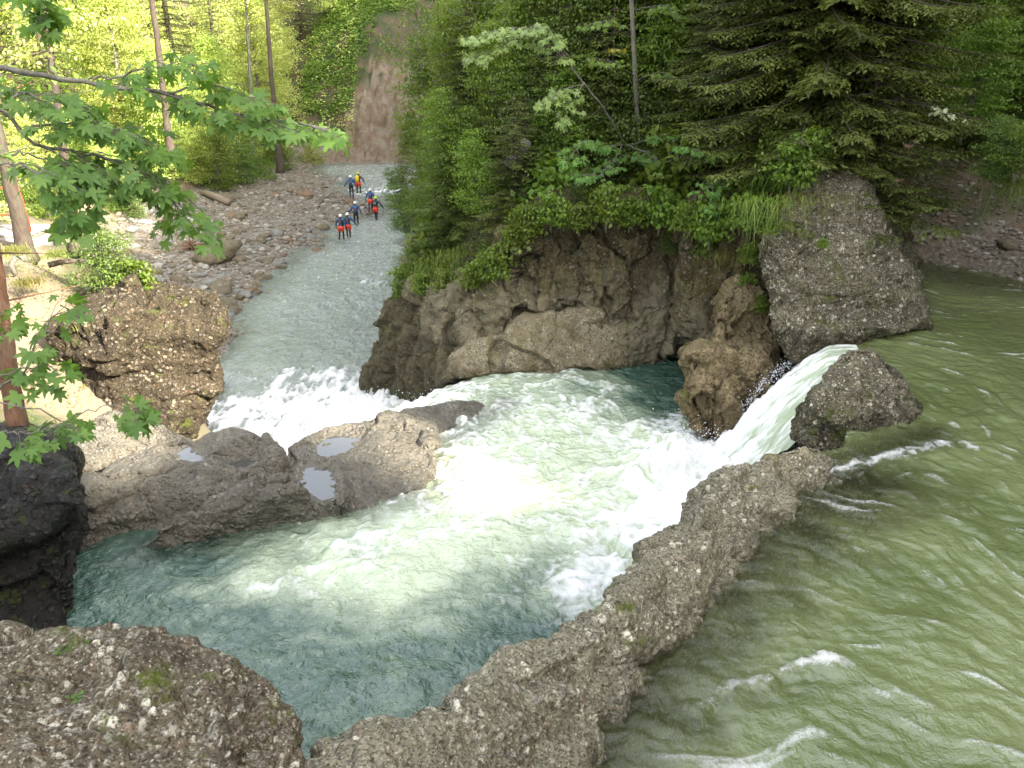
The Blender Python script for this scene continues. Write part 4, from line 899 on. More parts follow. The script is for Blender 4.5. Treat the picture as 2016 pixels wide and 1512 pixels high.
def put(src, loc, sc=1., label=None, cat=None, group=None, mat=None, rz=None):
    rz = random.random() * 6.28 if rz is None else rz
    if id(src) not in used:
        used.add(id(src)); src.location = loc; src.rotation_euler = (0, 0, rz); src.scale = sc if hasattr(sc, '__len__') else (sc,) * 3; r = tag(src, label, cat, group)
        if mat: MATLATER.append((r, mat))
        return r
    r = dup(src, loc, rz, sc, label, group, cat)
    if mat: MATLATER.append((r, mat))
    return r
MATLATER = []
# directions towards the sun from the places the photograph shows sunlit
SD = np.array([.80 * math.cos(R(32)), -.60 * math.cos(R(32)), math.sin(R(32))])
LIT = [(np.array(G(60, 590, 6.5)), 1.5), (np.array(G(80, 750, 5.5)), .8), (np.array(G(975, 985, 4.0)), 1.0)]
def blocks_lit(x, y, z0, z1, r):
    for p, rr in LIT:
        # closest approach of the vertical trunk axis to the light ray, in plan
        t = ((x - p[0]) * SD[0] + (y - p[1]) * SD[1]) / (SD[0] ** 2 + SD[1] ** 2)
        if t <= 0: continue
        dx = p[0] + SD[0] * t - x; dy = p[1] + SD[1] * t - y; z = p[2] + SD[2] * t
        if z0 - 1 < z < z1 + 1:
            rad = r * (1 - .8 * max(0, (z - z0) / (z1 - z0))) if z > z0 and r < 4.5 else r
            if math.hypot(dx, dy) < rad + rr: return True
    return False
# forest on the left bank and beyond the river
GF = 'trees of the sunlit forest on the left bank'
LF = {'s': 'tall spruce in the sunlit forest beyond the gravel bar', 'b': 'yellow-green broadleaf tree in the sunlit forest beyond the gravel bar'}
fl_ = [  # x, y, kind, scale
 (-31,58,'A',1.),(-36,52,'bA',1.),(-41,62,'bA',1.1),(-30,66,'bB',1.),(-25.5,63,'bC',1.),(-34,70,'bA',1.),(-28,72,'B',.95),(-24.5,71,'bC',1.1),(-22.5,76,'bB',1.),(-27,80,'A',.95),(-23.5,82,'bB',1.),
 (-33,80,'bA',1.1),(-39,76,'B',1.),(-45,70,'bA',1.1),(-52,74,'A',1.1),(-47,84,'bA',1.1),(-38,88,'bB',1.2),(-30,90,'bA',1.),(-25,92,'bB',1.),(-23,97,'A',.9),(-20,99,'bC',1.2),(-17,102,'A',.8),(-56,88,'bA',1.2),
 (-33,100,'A',1.1),(-42,100,'bA',1.2),(-50,100,'B',1.1),(-60,104,'A',1.2),(-27,108,'B',1.),(-19,110,'bA',1.),(-11,106,'A',.9),(-5,104,'bB',1.1),(2,106,'A',1.),(9,104,'B',1.),(-13,98.5,'bC',.9),(-7,98,'A',.6),(-1,97,'bB',.9),
 (-35,116,'A',1.2),(-46,116,'bA',1.2),(-25,120,'A',1.2),(-14,118,'B',1.1),(-4,118,'A',1.1),(6,118,'A',1.1),(-58,120,'B',1.2),(-70,110,'A',1.2),(-70,92,'bA',1.2),(-66,78,'A',1.2),(-62,66,'bA',1.2),(-52,60,'bB',1.2),(-45,54,'bA',1.),(-50,46,'A',1.1),(-41,44,'bA',.9),(-35,38,'bB',.9),(-40,34,'A',1.),(-31,43,'bC',1.),
 (-30,140,'A',1.3),(-45,138,'B',1.3),(-60,140,'A',1.3),(-15,138,'A',1.3),(0,136,'B',1.3),(12,130,'A',1.2),(-75,130,'A',1.3),(-6,150,'A',1.4),(-22,155,'B',1.4),(-38,158,'A',1.4),(-55,160,'A',1.4)]
SRC = {'A': SP_A, 'B': SP_B, 'H': SP_H, 'S': SP_S, 'bA': BL_A, 'bB': BL_B, 'bC': BL_C, 'hA': SH_A, 'hB': SH_B, 'hC': SH_C, 'hD': SH_D}
for x, y, k, sc in fl_:
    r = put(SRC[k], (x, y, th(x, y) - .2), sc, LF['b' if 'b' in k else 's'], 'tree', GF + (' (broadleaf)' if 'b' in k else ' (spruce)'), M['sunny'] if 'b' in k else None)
# shaded broadleaf / spruce mass on the right bank
GR_ = 'trees of the shaded wooded slope above the cliff'
LR = {'s': 'dark spruce on the shaded wooded slope above the cliff', 'b': 'dark green broadleaf tree on the shaded wooded slope above the cliff'}
def visible_free(x, y): return True
rf = [(-1.6,34,'bC',.8),(1,37,'bB',.8),(-2,42,'bC',.9),(2,46,'A',.8),(-2.2,50,'bC',.9),(3,54,'A',.9),(-1.5,58,'bB',.8),(4,62,'B',.9),(7,50,'B',1),(9,42,'A',.9),(5,36.5,'H',1.1),(11,36,'A',.9),(13,44,'B',1),(10,56,'A',1),(16,52,'B',1.),(18,42,'A',1.),(15,34,'B',.9),(19,34,'A',1),
      (2.6,31,'H',.8),(6.5,31.5,'A',.6),(10,31,'A',.7),(13.5,30.5,'bB',.7),(17,29.5,'A',.8),(20,30,'bA',.8),(23,27,'B',.8),(21,24,'bB',.7),(24,32,'A',1),(16,70,'A',1),(10,66,'bA',1),(2,68,'bB',.9),(8,76,'B',1),(5,84,'bA',.9),(11,88,'A',1),(1.5,90,'bB',.8)]
for x, y, k, sc in rf:
    if blocks_lit(x, y, th(x, y), th(x, y) + 15 * sc, 2.): continue
    r = put(SRC[k], (x, y, th(x, y) - .2), sc, LR['b' if 'b' in k else 's'], 'tree', GR_ + (' (broadleaf)' if 'b' in k else ' (spruce)'))
# the wood on the steep right flank and behind the viewpoint: it shades the gorge
GS = 'trees of the wood behind the viewpoint'
cands = []
gs = np.random.default_rng(5)
for xx in np.arange(16, 62, 3.7):
    for yy in np.arange(-58, 66, 4.6):
        x = xx + gs.normal() * .8; y = yy + gs.normal() * .8
        if math.hypot(x, y) < 9: continue
        if y > 0 and x < 16 + y * .28: continue           # keep clear of what the camera sees nearby
        cands.append((x, y))
ns_ = 0
for x, y in cands:
    z = th(x, y); sc = .85 + .4 * gs.random(); k = ['A', 'A', 'bA', 'A'][int(gs.random() * 4)]
    H_ = (19 if k == 'A' else 17)
    for f_ in (1., .8, .62, .45, .3, .2, 0):
        if f_ and not blocks_lit(x, y, z, z + H_ * sc * f_ * 1.05, (2.9 if k == 'A' else 4.0) * max(sc * f_, .7)): break
    if not f_: continue
    sc *= f_
    dup(SRC[k], (x, y, z - .2), gs.random() * 6.28, (max(sc, .7) * 1.2, max(sc, .7) * 1.2, sc), 'tree of the wood outside the view that shades the gorge', GS, 'tree'); ns_ += 1
print('shade trees', ns_)
# ------------------------------------------------------------------ individual plants the photograph shows
# big spruce above the boulder, its young neighbour
SPB = spruce('spruce_tree', 15, 3.9, .6, 31, (0, 0, 0), whorl=.25, nb=10, tw=.08, sprig=.075, needle=.14, nw=.05, prof=.55, droop=.36)
SPB.location = (7.7, 21.6, 8.4); tag(SPB, 'large drooping spruce with pale green tips directly above the tall boulder', 'tree')
put(SP_S, tuple(F(1700, 350, 19.6) - [0, 0, .5]), (1.25, 1.25, 1.0), 'small flat-branched young spruce just behind the top of the tall boulder', 'tree')
stump = MB(); P0 = F(1000, 330, 24.2); stump.tube([P0, P0 + [.3, .1, .35], P0 + [.55, .2, .75]], [.22, .2, .17], 12)
tag(stump.build('tree_stump', M['barkgrey'], origin=P0), 'pale broken tree stump poking out of spruce branches above the cliff', 'stump')
# spruces hanging over the cliff
for px, py, Y, sc, lab in [(1010,520,24.2,.62,'bushy spruce whose boughs hang over the left top of the cliff'), (900,470,27,.6,'spruce at the river edge of the cliff above the grass overhang'), (1130,350,26.5,.8,'dark spruce behind the stump above the cliff'),
                           (930,300,30,.85,'spruce on the ridge left of the pale maple'), (1380,330,23.5,.75,'spruce between the maple trunks and the large drooping spruce'), (1480,250,24.5,.9,'dark spruce behind the tall boulder, left of the large drooping one'),
                           (1060,200,31,.95,'spruce high on the slope behind the pale maple leaves'), (1340,120,31,1.1,'tall spruce high on the slope behind the thin upright trunk'), (1880,250,26.5,.9,'spruce right of the large drooping spruce above the scree')]:
    p = F(px, py, Y); z = th(p[0], p[1]); put(SP_H, (p[0], p[1], min(z, p[2]) - .3), sc, lab, 'tree')
# sparse young tree in front of the landslide
t1 = broadleaf('young_tree', 9.5, 1.9, 1.2, 41, nspray=110, per=26, leaf=.12, spr=.7, mat=M['broad'], trunk=.008)
p = on(868, 420, 30); t1.location = (p[0] - .2, p[1], p[2] - .3); tag(t1, 'slender sparse young tree in front of the red landslide slope', 'tree')
t1.rotation_euler = (0, R(-4), .4)
# shrubs and small spruces filling the shaded slope, standing where the slope is seen
gq = np.random.default_rng(9); cnt_ = 0
GSH = 'shrubs on the shaded slope above the cliff'
for py in range(20, 420, 42):
    for px in range(800, 2060, 62):
        qx = px + gq.normal() * 22; qy = py + gq.normal() * 14
        if qx < 870 and qy < 330: continue
        if 1500 < qx < 1800 and qy > 290: continue
        if qx > 1760 and qy > 330: continue
        if 960 < qx < 1500 and qy > 410: continue
        x, y, z = on(qx, qy, 22, 70)
        if z > 14: continue
        k = gq.random()
        if qx > 1750: kind = 'hC' if k < .6 else 'hA'
        else: kind = ['hA', 'hB', 'hC', 'S', 'S'][int(k * 5)]
        nm = {'hA': 'round green shrub on the shaded slope above the cliff', 'hB': 'low light green shrub on the shaded slope above the cliff', 'hC': 'tall loose leafy shrub on the shaded slope above the cliff', 'S': 'small young spruce on the shaded slope above the cliff'}[kind]
        put(SRC[kind], (x, y, z - .15), .75 + .6 * gq.random(), nm, 'young spruce' if kind == 'S' else 'shrub', GSH if kind != 'S' else 'young spruces on the shaded slope'); cnt_ += 1
print('slope shrubs', cnt_)
for px, py, Y, k, sc, lab in [(1035, 440, 22.0, 'hC', 0.32, 'leafy bush draped over the cliff top left of the dark hole'), (1085, 415, 21.9, 'hB', 0.5, 'bright bush draped over the cliff top above the dark hole'), (1140, 430, 21.7, 'hB', 0.42, 'small bright bush hanging beside the dark hole'), (1195, 405, 21.7, 'hC', 0.34, 'loose bush draped over the middle of the cliff'), (1240, 420, 21.6, 'hB', 0.45, 'yellow-green bush hanging over the middle of the cliff'), (1300, 410, 21.4, 'hC', 0.34, 'leafy bush hanging where wall and columns meet'), (1350, 430, 20.2, 'hB', 0.42, 'fresh green bush at the head of the rock columns'), (1400, 440, 19.6, 'hC', 0.32, 'broad bush hanging down the first rock column'), (1460, 420, 19.2, 'hB', 0.45, 'bright bush on the second rock column'), (1480, 500, 18.7, 'hB', 0.3, 'small bush half way down the second rock column'), (1500, 600, 18.2, 'hB', 0.22, 'fern clump in the crack under the tall boulder edge'), (1010, 470, 21.9, 'hB', 0.42, 'light bush hanging beside the pale sprig'), (975, 520, 21.9, 'hC', 0.3, 'soft green bush covering the cliff above the pale shoulder'), (930, 545, 22.2, 'hB', 0.42, 'bright green bush hanging low over the dark cleft'), (880, 560, 23.6, 'hB', 0.45, 'fresh herbs spilling down the dark buttress'), (835, 560, 25.4, 'hB', 0.45, 'light herbs spilling down the left buttress'), (790, 575, 27.6, 'hB', 0.38, 'green herbs at the river edge of the buttress'), (1515, 440, 17.1, 'hB', 0.3, 'leafy herbs on the left shoulder of the tall boulder'), (1620, 480, 17.2, 'hB', 0.13, 'tiny plants on the face of the tall boulder'), (1560, 330, 18.0, 'hB', 0.5, 'bright leafy herbs crowning the tall boulder'), (1590, 300, 18.4, 'hC', 0.3, 'taller leafy herbs behind the crown of the tall boulder'), (900,330,27,'hC',.8,'light leafy shrub in front of the ridge spruce'), (960,400,24.6,'hC',.7,'fresh green tall shrub between the cliff-top spruces'), (850,450,28,'hC',.7,'light shrub hanging out over the river corner'), (1000,250,27,'hC',1.,'light broad-leaved shrub under the pale maple'), (1090,380,24,'hC',.6,'fresh shrub right of the stump'), (1330,330,22.6,'hC',.6,'light shrub right of the low maple sapling'), (930,220,31,'hC',1.2,'tall light shrub on the ridge below the pale maple'), (870,260,35,'hC',1.2,'airy light shrub at the left edge of the wooded ridge'), (795,545,28.2,'hB',.5,'light green herbs at the very corner of the buttress'), (845,545,26,'hB',.6,'bright green herbs hanging over the buttress'), (900,540,24.4,'hB',.6,'fresh green bush hanging over the dark cliff beside the grass'), (960,520,23.4,'hB',.55,'light green bush at the left top of the cliff'), (1060,430,23,'hB',.5,'bush creeping over the cliff top below the stump'), (1150,405,23,'hA',.55,'bush on the cliff top above the dark hole'), (1250,400,22.9,'hB',.5,'low bush on the cliff top right of the dark hole'), (1330,400,22.4,'hA',.5,'bush on the cliff top where the columns begin'), (1430,400,20.6,'hB',.5,'light bush on top of the rock column left of the tall boulder'), (805,640,27.6,'hB',.22,'small fern clump low on the dark buttress'), (830,520,27.5,'hB',.9,'light green shrub on the river corner of the cliff'), (870,470,27.5,'hC',.6,'leafy shrub above the grassy overhang of the cliff corner'), (800,440,31,'hA',.8,'shrub over the water at the far end of the cliff'), (850,400,31,'hB',1.1,'light green shrub on the promontory edge above the river'),
                              (880,350,32,'hC',.8,'tall shrub on the promontory opposite the walkers'), (835,350,38,'hC',.9,'sparse shrub leaning over the river opposite the walkers'), (1530,300,19.8,'hB',.55,'bright broad-leaved herb clump left of the tall boulder top'), (1500,350,20.2,'hB',.55,'light green bush above the dark crack beside the tall boulder'),
                              (1390,480,20.6,'hB',.42,'bright fern-like bush on the column beside the crack'), (1470,560,18.9,'hB',.28,'small fern bush growing in the crack left of the tall boulder'), (1320,490,21.8,'hA',.3,'small yellow-green bush on the cliff face'), (1960,330,18.5,'hA',.6,'hanging bush at the right edge above the scree'), (2010,300,18,'hB',.8,'bright leafy bush at the right edge'),
                              (1900,230,23,'hC',.9,'bush with pale leaves on the right slope'), (870,640,24.5,'hB',.12,'tiny fern in the cleft of the cliff'),
                              (200,540,20.6,'hA',.85,'dark green bush on top of the overhanging brown rock'), (262,545,20.5,'hB',.5,'light green low bush right on top of the overhanging brown rock')]:
    p = F(px, py, Y); dz_ = .5 * sc
    if k in ('hB', 'hC') and sc < .62: sc = sc * (1.9 if k == 'hB' else 3.4) * .95; k = 'hD'; dz_ = .35 * sc
    put(SRC[k], tuple(p - [0, 0, dz_]), sc, lab, 'shrub')
# left bank shrubs
for px, py, k, sc, lab in [(430,370,'hC',1.5,'big dark green bush at the edge of the gravel bar'), (480,360,'hA',1.6,'dark bush behind the gravel bar beside the log'), (390,360,'hA',1.3,'sunny bush left of the big dark bush'), (255,425,'hA',1.25,'dark overhanging bush between the footpath and the gravel bar'), (225,415,'hB',1.1,'green bush beside the bend of the footpath'), (520,350,'hB',1.5,'low green bush under the forest edge'),
                           (120,430,'hC',.9,'green bush behind the platform'), (60,420,'hB',1.2,'bush behind the red railing'), (150,380,'hC',1.2,'bush left of the footpath'), (20,390,'hC',1.2,'bush at the left edge behind the railing'), (560,335,'hC',1.2,'dark bush at the last tree before the river bend'), (350,350,'hC',1.4,'sunlit bush at the forest edge'), (300,330,'hC',1.5,'bush under the tall dark trunk'), (180,350,'hC',1.5,'bright bush beside the path in the forest'), (90,370,'hC',1.3,'bright bush left of the path'), (620,320,'hB',1.4,'bright bush by the river bend')]:
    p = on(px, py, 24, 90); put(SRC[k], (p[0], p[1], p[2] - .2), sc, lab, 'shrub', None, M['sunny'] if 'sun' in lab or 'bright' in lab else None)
p = F(232, 540, 24.5); z = th(p[0], p[1]); put(SP_S, (p[0], p[1], z - .1), (.75, .75, .95), 'small solitary spruce sapling above the gravel bar', 'young spruce')
# maples with broad pale leaves above the cliff
b0 = F(1232, 275, 24.0)
def pp(lst): return [F(*q) for q in lst]
maple('maple_sapling', 'leaning young maple with pale leaves high above the cliff', [
    (pp([(1232,285,24.4),(1190,215,23.6),(1130,140,22.8),(1090,95,22.4),(1060,80,22.2)]), .035, 5, 9, .5, .6),
    (pp([(1130,140,22.8),(1080,60,22.4),(1000,55,22.2),(925,75,22.0)]), .02, 16, 12, .42, .15),
    (pp([(1120,110,22.8),(1060,45,22.6),(980,95,22.3),(930,110,22.0)]), .015, 12, 11, .4, .25),
    (pp([(1150,165,22.9),(1110,175,22.4),(1070,205,22.0)]), .014, 9, 9, .3, .3),
    (pp([(1150,165,22.9),(1125,200,22.3),(1110,240,22.0)]), .014, 6, 9, .26, .3)], .20, 51, M['pmaple'], barkm=M['barkgrey'])
maple('maple_sapling', 'low maple sapling with broad leaves hanging over the cliff edge', [
    (pp([(1225,285,23.6),(1190,290,22.9),(1150,275,22.4),(1115,320,22.0)]), .02, 11, 10, .35, .2),
    (pp([(1225,285,23.6),(1210,315,22.8),(1180,345,22.2),(1130,345,21.9)]), .02, 12, 10, .35, .2),
    (pp([(1235,285,23.6),(1270,300,22.9),(1300,320,22.4)]), .016, 9, 10, .32, .3),
    (pp([(1240,285,23.6),(1290,270,22.9),(1320,262,22.6)]), .016, 6, 8, .3, .3)], .20, 52, M['maple'])
maple('maple_sapling', 'slim upright young tree with thin pale trunk on the slope above the cliff', [
    (pp([(1248,150,24.2),(1210,120,23.6),(1175,118,23.2)]), .012, 7, 8, .35, .2), (pp([(1250,160,24.2),(1300,140,23.6),(1345,160,23.2)]), .012, 8, 8, .35, .2),
    (pp([(1246,60,24.2),(1200,40,23.6),(1150,50,23.4)]), .012, 8, 8, .35, .2), (pp([(1246,20,24.2),(1300,10,23.6),(1340,30,23.2)]), .012, 8, 8, .35, .2)], .15, 53, M['broad'],
    trunkpath=pp([(1258,275,24.4),(1253,200,24.3),(1248,100,24.2),(1243,0,24.2),(1240,-160,24.2)]), trunkr=.07)
maple('maple_sapling', 'small maple with light leaves left of the tall boulder', [
    (pp([(1500,250,21),(1450,290,20.4),(1400,300,20),(1345,290,19.8)]), .014, 11, 8, .3, .2), (pp([(1480,330,20.4),(1430,350,20),(1390,370,19.6),(1410,410,19.4)]), .014, 10, 8, .3, .2)], .16, 54, M['maple'])
maple('maple_sapling', 'little sprig with a few pale leaves below the cliff-top spruce', [(pp([(1050,470,22.2),(1030,480,21.8),(1012,490,21.5)]), .008, 3, 4, .12, .3)], .16, 55, M['pmaple'])
maple('maple_sapling', 'sapling with creamy white-green leaves on the right slope', [(pp([(1900,240,20),(1870,225,19.6),(1845,210,19.4)]), .008, 6, 7, .2, .2)], .12, 56, leaf_mat('cream_leaves', (.5, .55, .3), (.6, .62, .4)))
maple('dead_branch', 'withered branch with pinkish dry leaves right of the tall boulder', [(pp([(1770,330,19.6),(1790,300,19.2),(1800,280,19)]), .008, 7, 8, .16, .1), (pp([(1770,340,19.4),(1755,370,19.0)]), .008, 4, 6, .14, .1)], .10, 57, M['dry'], cat='branch')
maple('maple_sapling', 'twig with a few yellow leaves under the spruces above the cliff', [(pp([(1190,95,25.5),(1215,95,25)]), .006, 4, 5, .2, .1)], .16, 58, M['yellow'])
# the maple at the left edge, close to the viewer
q = lambda *l: [F(*k) for k in l]
maple('maple_tree', 'foreground maple whose branches with large green leaves reach in from the left edge', [
    (q((-330,90,7),(0,138,7.2),(150,158,7.3),(330,185,7.5),(450,222,7.8),(540,236,8.0),(640,252,8.2)), .03, 31, 6, 0.39, .42),
    (q((150,158,7.3),(250,150,7.4),(310,120,7.5),(400,130,7.6)), .012, 12, 6, 0.33, .1),
    (q((330,185,7.5),(420,165,7.6),(500,190,7.8),(540,225,8)), .012, 12, 6, 0.30, .2),
    (q((-330,120,6.6),(0,215,6.8),(60,280,6.9),(150,300,7.0),(240,320,7.1),(330,360,7.2),(352,425,7.2)), .02, 27, 7, 0.39, .35),
    (q((60,250,6.9),(140,240,7.0),(230,250,7.1),(310,290,7.2)), .012, 18, 7, 0.36, .05),
    (q((0,215,6.8),(40,180,7),(110,200,7),(180,215,7.1)), .012, 16, 7, 0.36, .05),
    (q((-200,330,6.2),(-20,320,6.3),(60,330,6.4),(120,360,6.5),(145,420,6.5)), .014, 16, 7, 0.33, .3),
    (q((20,300,6.6),(90,310,6.7),(160,335,6.8),(200,375,6.8)), .01, 13, 7, 0.33, .1),
    (q((-100,-30,6.5),(60,-20,6.7),(95,30,6.8)), .01, 9, 6, 0.18, .3),
    (q((-240,800,5.6),(-20,770,5.8),(40,745,5.9),(80,660,6.0),(125,600,6.1)), .014, 11, 4, 0.24, .35),
    (q((-160,560,5.8),(0,600,5.9),(15,660,5.9)), .008, 4, 4, 0.15, .4),
    (q((-240,700,5.6),(0,740,5.7),(90,720,5.9),(120,735,5.9)), .01, 5, 4, 0.15, .45),
    (q((-240,740,5.4),(20,790,5.5),(120,830,5.6),(185,806,5.6),(235,795,5.6),(262,812,5.6)), .007, 5, 5, 0.15, .75),
    (q((-240,900,5.2),(0,850,5.3),(60,855,5.3),(120,838,5.4)), .01, 9, 5, 0.20, .45)], .145, 61, M['maple'],
    trunkpath=[np.array([-6.3, 7.0, 3.5]), np.array([-6.25, 7.0, 9]), np.array([-6.1, 7.0, 12]), np.array([-6.0, 7.1, 17])], trunkr=.16)
# trunks standing on the left bank
def trunk_tree(pts, r, label, seed, bark, crown, mat, top=8, nsp=120):
    g = np.random.default_rng(seed); pts = [F(*p) for p in pts]; d = norm(pts[-1] - pts[-2]); end = pts[-1] + d * top + np.array([0, 0, 1.5])
    root = empty('forest_tree', pts[0]); o_ = pts[0]; mb = MB()
    P_ = np.array(pts + [pts[-1] + d * top * .5, end]); 
    s = np.linspace(0, 1, len(P_)); tt = np.linspace(0, 1, 30); path = np.stack([np.interp(tt, s, P_[:, j]) for j in range(3)], 1) + g.normal(size=(30, 3)) * r * .06
    mb.tube(path, r * (1 - tt * .7) * (1 + .5 * np.exp(-tt * 22)), 14)
    PP, DD, NN = [], [], []
    for k in range(nsp):
        t = (.62 + .38 * g.random()); c = np.array([np.interp(t, tt, path[:, j]) for j in range(3)]); a = g.random() * 6.28; rr = crown * math.sqrt(g.random()); e = c + [rr * math.cos(a), rr * math.sin(a), .3 * rr]
        if k % 3 == 0: mb.tube([c, (c + e) / 2 + [0, 0, .1], e], [r * .16, r * .1, .006], 4)
        p, dd, nn = leafspray(e, None, 40, 0, 0, g, (.9, .9, .3)); PP.append(p); DD.append(dd); NN.append(nn)
    for k in range(9):                        # short dead stubs lower down
        t = .1 + .5 * g.random(); c = np.array([np.interp(t, tt, path[:, j]) for j in range(3)]); a = g.random() * 6.28; e = c + np.array([math.cos(a), math.sin(a), .1]) * (.4 + g.random()); mb.tube([c, e], [r * .1, .004], 4)
    o = mb.build('trunk', bark, root, origin=o_); o.location = (0, 0, 0)
    V, Q = cards(np.concatenate(PP), np.concatenate(DD), np.concatenate(NN), .15, .09); o = mk('crown', V, Q, mat, root, smooth=False, origin=o_); o.location = (0, 0, 0)
    return tag(root, label, 'tree')
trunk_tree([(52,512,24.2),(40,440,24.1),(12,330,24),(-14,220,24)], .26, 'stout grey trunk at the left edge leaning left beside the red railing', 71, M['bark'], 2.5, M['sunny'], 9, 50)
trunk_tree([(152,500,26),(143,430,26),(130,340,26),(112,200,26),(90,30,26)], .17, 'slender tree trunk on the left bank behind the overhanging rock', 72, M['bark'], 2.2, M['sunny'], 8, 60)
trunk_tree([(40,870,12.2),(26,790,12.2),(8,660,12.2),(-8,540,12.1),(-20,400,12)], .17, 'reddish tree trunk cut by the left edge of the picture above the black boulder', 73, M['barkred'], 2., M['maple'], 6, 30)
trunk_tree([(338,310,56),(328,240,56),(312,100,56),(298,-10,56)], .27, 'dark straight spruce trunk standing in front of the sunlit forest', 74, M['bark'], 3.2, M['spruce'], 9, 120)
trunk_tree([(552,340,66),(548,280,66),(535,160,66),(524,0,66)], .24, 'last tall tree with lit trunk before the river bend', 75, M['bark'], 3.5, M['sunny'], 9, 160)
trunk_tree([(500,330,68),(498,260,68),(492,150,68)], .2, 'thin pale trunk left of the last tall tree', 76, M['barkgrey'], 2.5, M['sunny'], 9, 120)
# grasses
TG = [('grass', 70, .28, .5, (275,548,21.2), 'bright green grass tuft on the overhanging brown rock'), ('grassdry', 90, .35, .6, (25,500,21), 'yellowish grass tuft at the foot of the stout trunk'), ('grassdry', 70, .3, .55, (55,560,19.5), 'sunlit pale grass tuft beside the footpath'), ('grass', 60, .3, .5, (110,505,22.5), 'drooping grass tuft between the two trunks'),
      ('grass', 60, .3, .45, (165,640,18.4), 'grass and fern tuft on the ledge of the overhanging rock'), ('grass', 40, .2, .4, (150,720,18.2), 'fern tuft low on the overhanging rock'), ('grass', 45, .3, .4, (200,625,18.6), 'leafy tuft near the dark cleft of the overhanging rock')]
for m_, n, r, L, pos, lab in TG:
    tag(tuft('grass_tuft', n * 3, r * 1.1, L, int(pos[0]), M[m_], .016, 1.3, F(*pos)), lab, 'grass')
for k, (px, py, Y, L, n, m_, lab) in enumerate([(1510,395,17.3,.75,140,'grass','long grass hanging over the left shoulder of the tall boulder'), (1590,385,18.0,.6,110,'grassdry','dry grass hanging down the upper face of the tall boulder'), (1550,350,18.6,.6,120,'grass','grass tuft at the mossy top of the tall boulder'), (1435,500,19.3,.5,90,'grassdry','dry grass hanging in the crack beside the tall boulder'),
      (900,500,24.5,.9,220,'grass','long hanging grass curtain at the corner of the cliff'), (850,520,26,.9,200,'grass','grass curtain over the left buttress'), (940,540,23.4,.8,140,'grassdry','yellow grass hanging beside the cliff-top spruce'), (800,540,29,.8,140,'grass','grass tuft at the river corner of the buttress'), (800,645,27.4,.55,220,'grass','small green tuft low on the dark buttress'), (2010,360,18.4,.8,160,'grass','grass hanging in at the right edge above the scree'), (1390,560,19.4,.4,70,'grassdry','pale grass wisp on the cliff above the golden pillar'), (360,385,58,1.2,200,'grass','bright sunlit grass at the edge of the forest'),(640,402,62.5,.5,160,'grass','strip of green grass on the gravel bar beside the walkers'),(545,425,57,.5,120,'grass','small weedy tuft in the middle of the gravel bar')]):
    tag(tuft('hanging_grass', n, .7, L, 200 + k, M[m_], .018, 1.9, F(px, py, Y), .7), lab, 'grass')
# small green plants on the foreground rock
for k, (px, py, z, n) in enumerate([(135,1280,8.02,22), (28,1320,8.05,14), (165,1372,7.95,12), (85,1425,7.95,5)]):
    g = np.random.default_rng(80 + k); p = G(px, py, z + .06); P_ = p + g.normal(size=(n, 3)) * np.array([.07, .05, .012]); D = rdir(n, g) * np.array([1, 1, .2]); 
    V, T_ = palmate(P_, D, np.array([0, -.2, 1.]) + g.normal(size=(n, 3)) * .25, .045 + .02 * g.random(n))
    st_ = MB(); root = empty('seedling', p - [0, 0, .06])
    for a in P_[:8]: st_.tube([p - [0, 0, .1], (p + a) / 2 + [0, 0, -.01], a], .0025, 4)
    o = st_.build('stem', M['maple'], root, origin=p - [0, 0, .06]); o.location = (0, 0, 0); o = mk('leaves', V, T_, M['maple'], root, smooth=False, origin=p - [0, 0, .06]); o.location = (0, 0, 0)
    tag(root, ['round-leaved green plant on the far rim of the foreground rock', 'little moss plant at the left edge of the foreground rock', 'small green tuft in the middle of the foreground rock', 'tiny two-leaved seedling low on the foreground rock'][k], 'plant')
# undergrowth
def carpet(name, n, xr, yr, cond, seed, leaf, mat, lift=.35, step=.5):
    g = np.random.default_rng(seed); x = xr[0] + (xr[1] - xr[0]) * g.random(n); y = yr[0] + (yr[1] - yr[0]) * g.random(n)
    cl = fbm(np.stack([x * step, y * step, x * 0 + seed], 1), 3); k = (cl > -.25 + .5 * g.random(n) - .25) & cond(x, y); x, y, cl = x[k], y[k], cl[k]
    z = TH(x, y) + lift * np.clip(cl + .5, 0, 1.3) * g.random(len(x)) + .01
    m = len(x); D = rdir(m, g) * np.array([1, 1, .4]); N = np.array([-.2, -.5, .9]) + g.normal(size=(m, 3)) * .45
    V, Q = cards(np.stack([x, y, z], 1), D, N, leaf * (.6 + .8 * g.random(m)), leaf * .6)
    return tag(mk(name, V, Q, mat, smooth=False), kind='stuff')
carpet('undergrowth', 230000, (-5, 24), (22.5, 50), lambda x, y: (TH0(x, y) > 3.2) & (x > -4.6 + .02 * y) & ~((x > 9.4) & (y < 24.5)), 91, .10, M['shrub'])
carpet('undergrowth', 110000, (-60, -16), (26, 100), lambda x, y: (TH0(x, y) > 2.1) & (polydist(x, y, path) > 1.5), 92, .26, M['sunny'], .6)
carpet('undergrowth', 9000, (-17, -9), (13.5, 25), lambda x, y: (TH0(x, y) > 4.4) & (np.hypot(x + 12.2, y - 17.8) > 1.2), 94, .06, M['grass'], .25, 1.3)
carpet('undergrowth', 40000, (-22, 4), (86, 100), lambda x, y: (TH0(x, y) > 4) & ((x < -18.5 + (y - 84) * .55) | (y > 93)), 93, .3, M['broad'], .6)
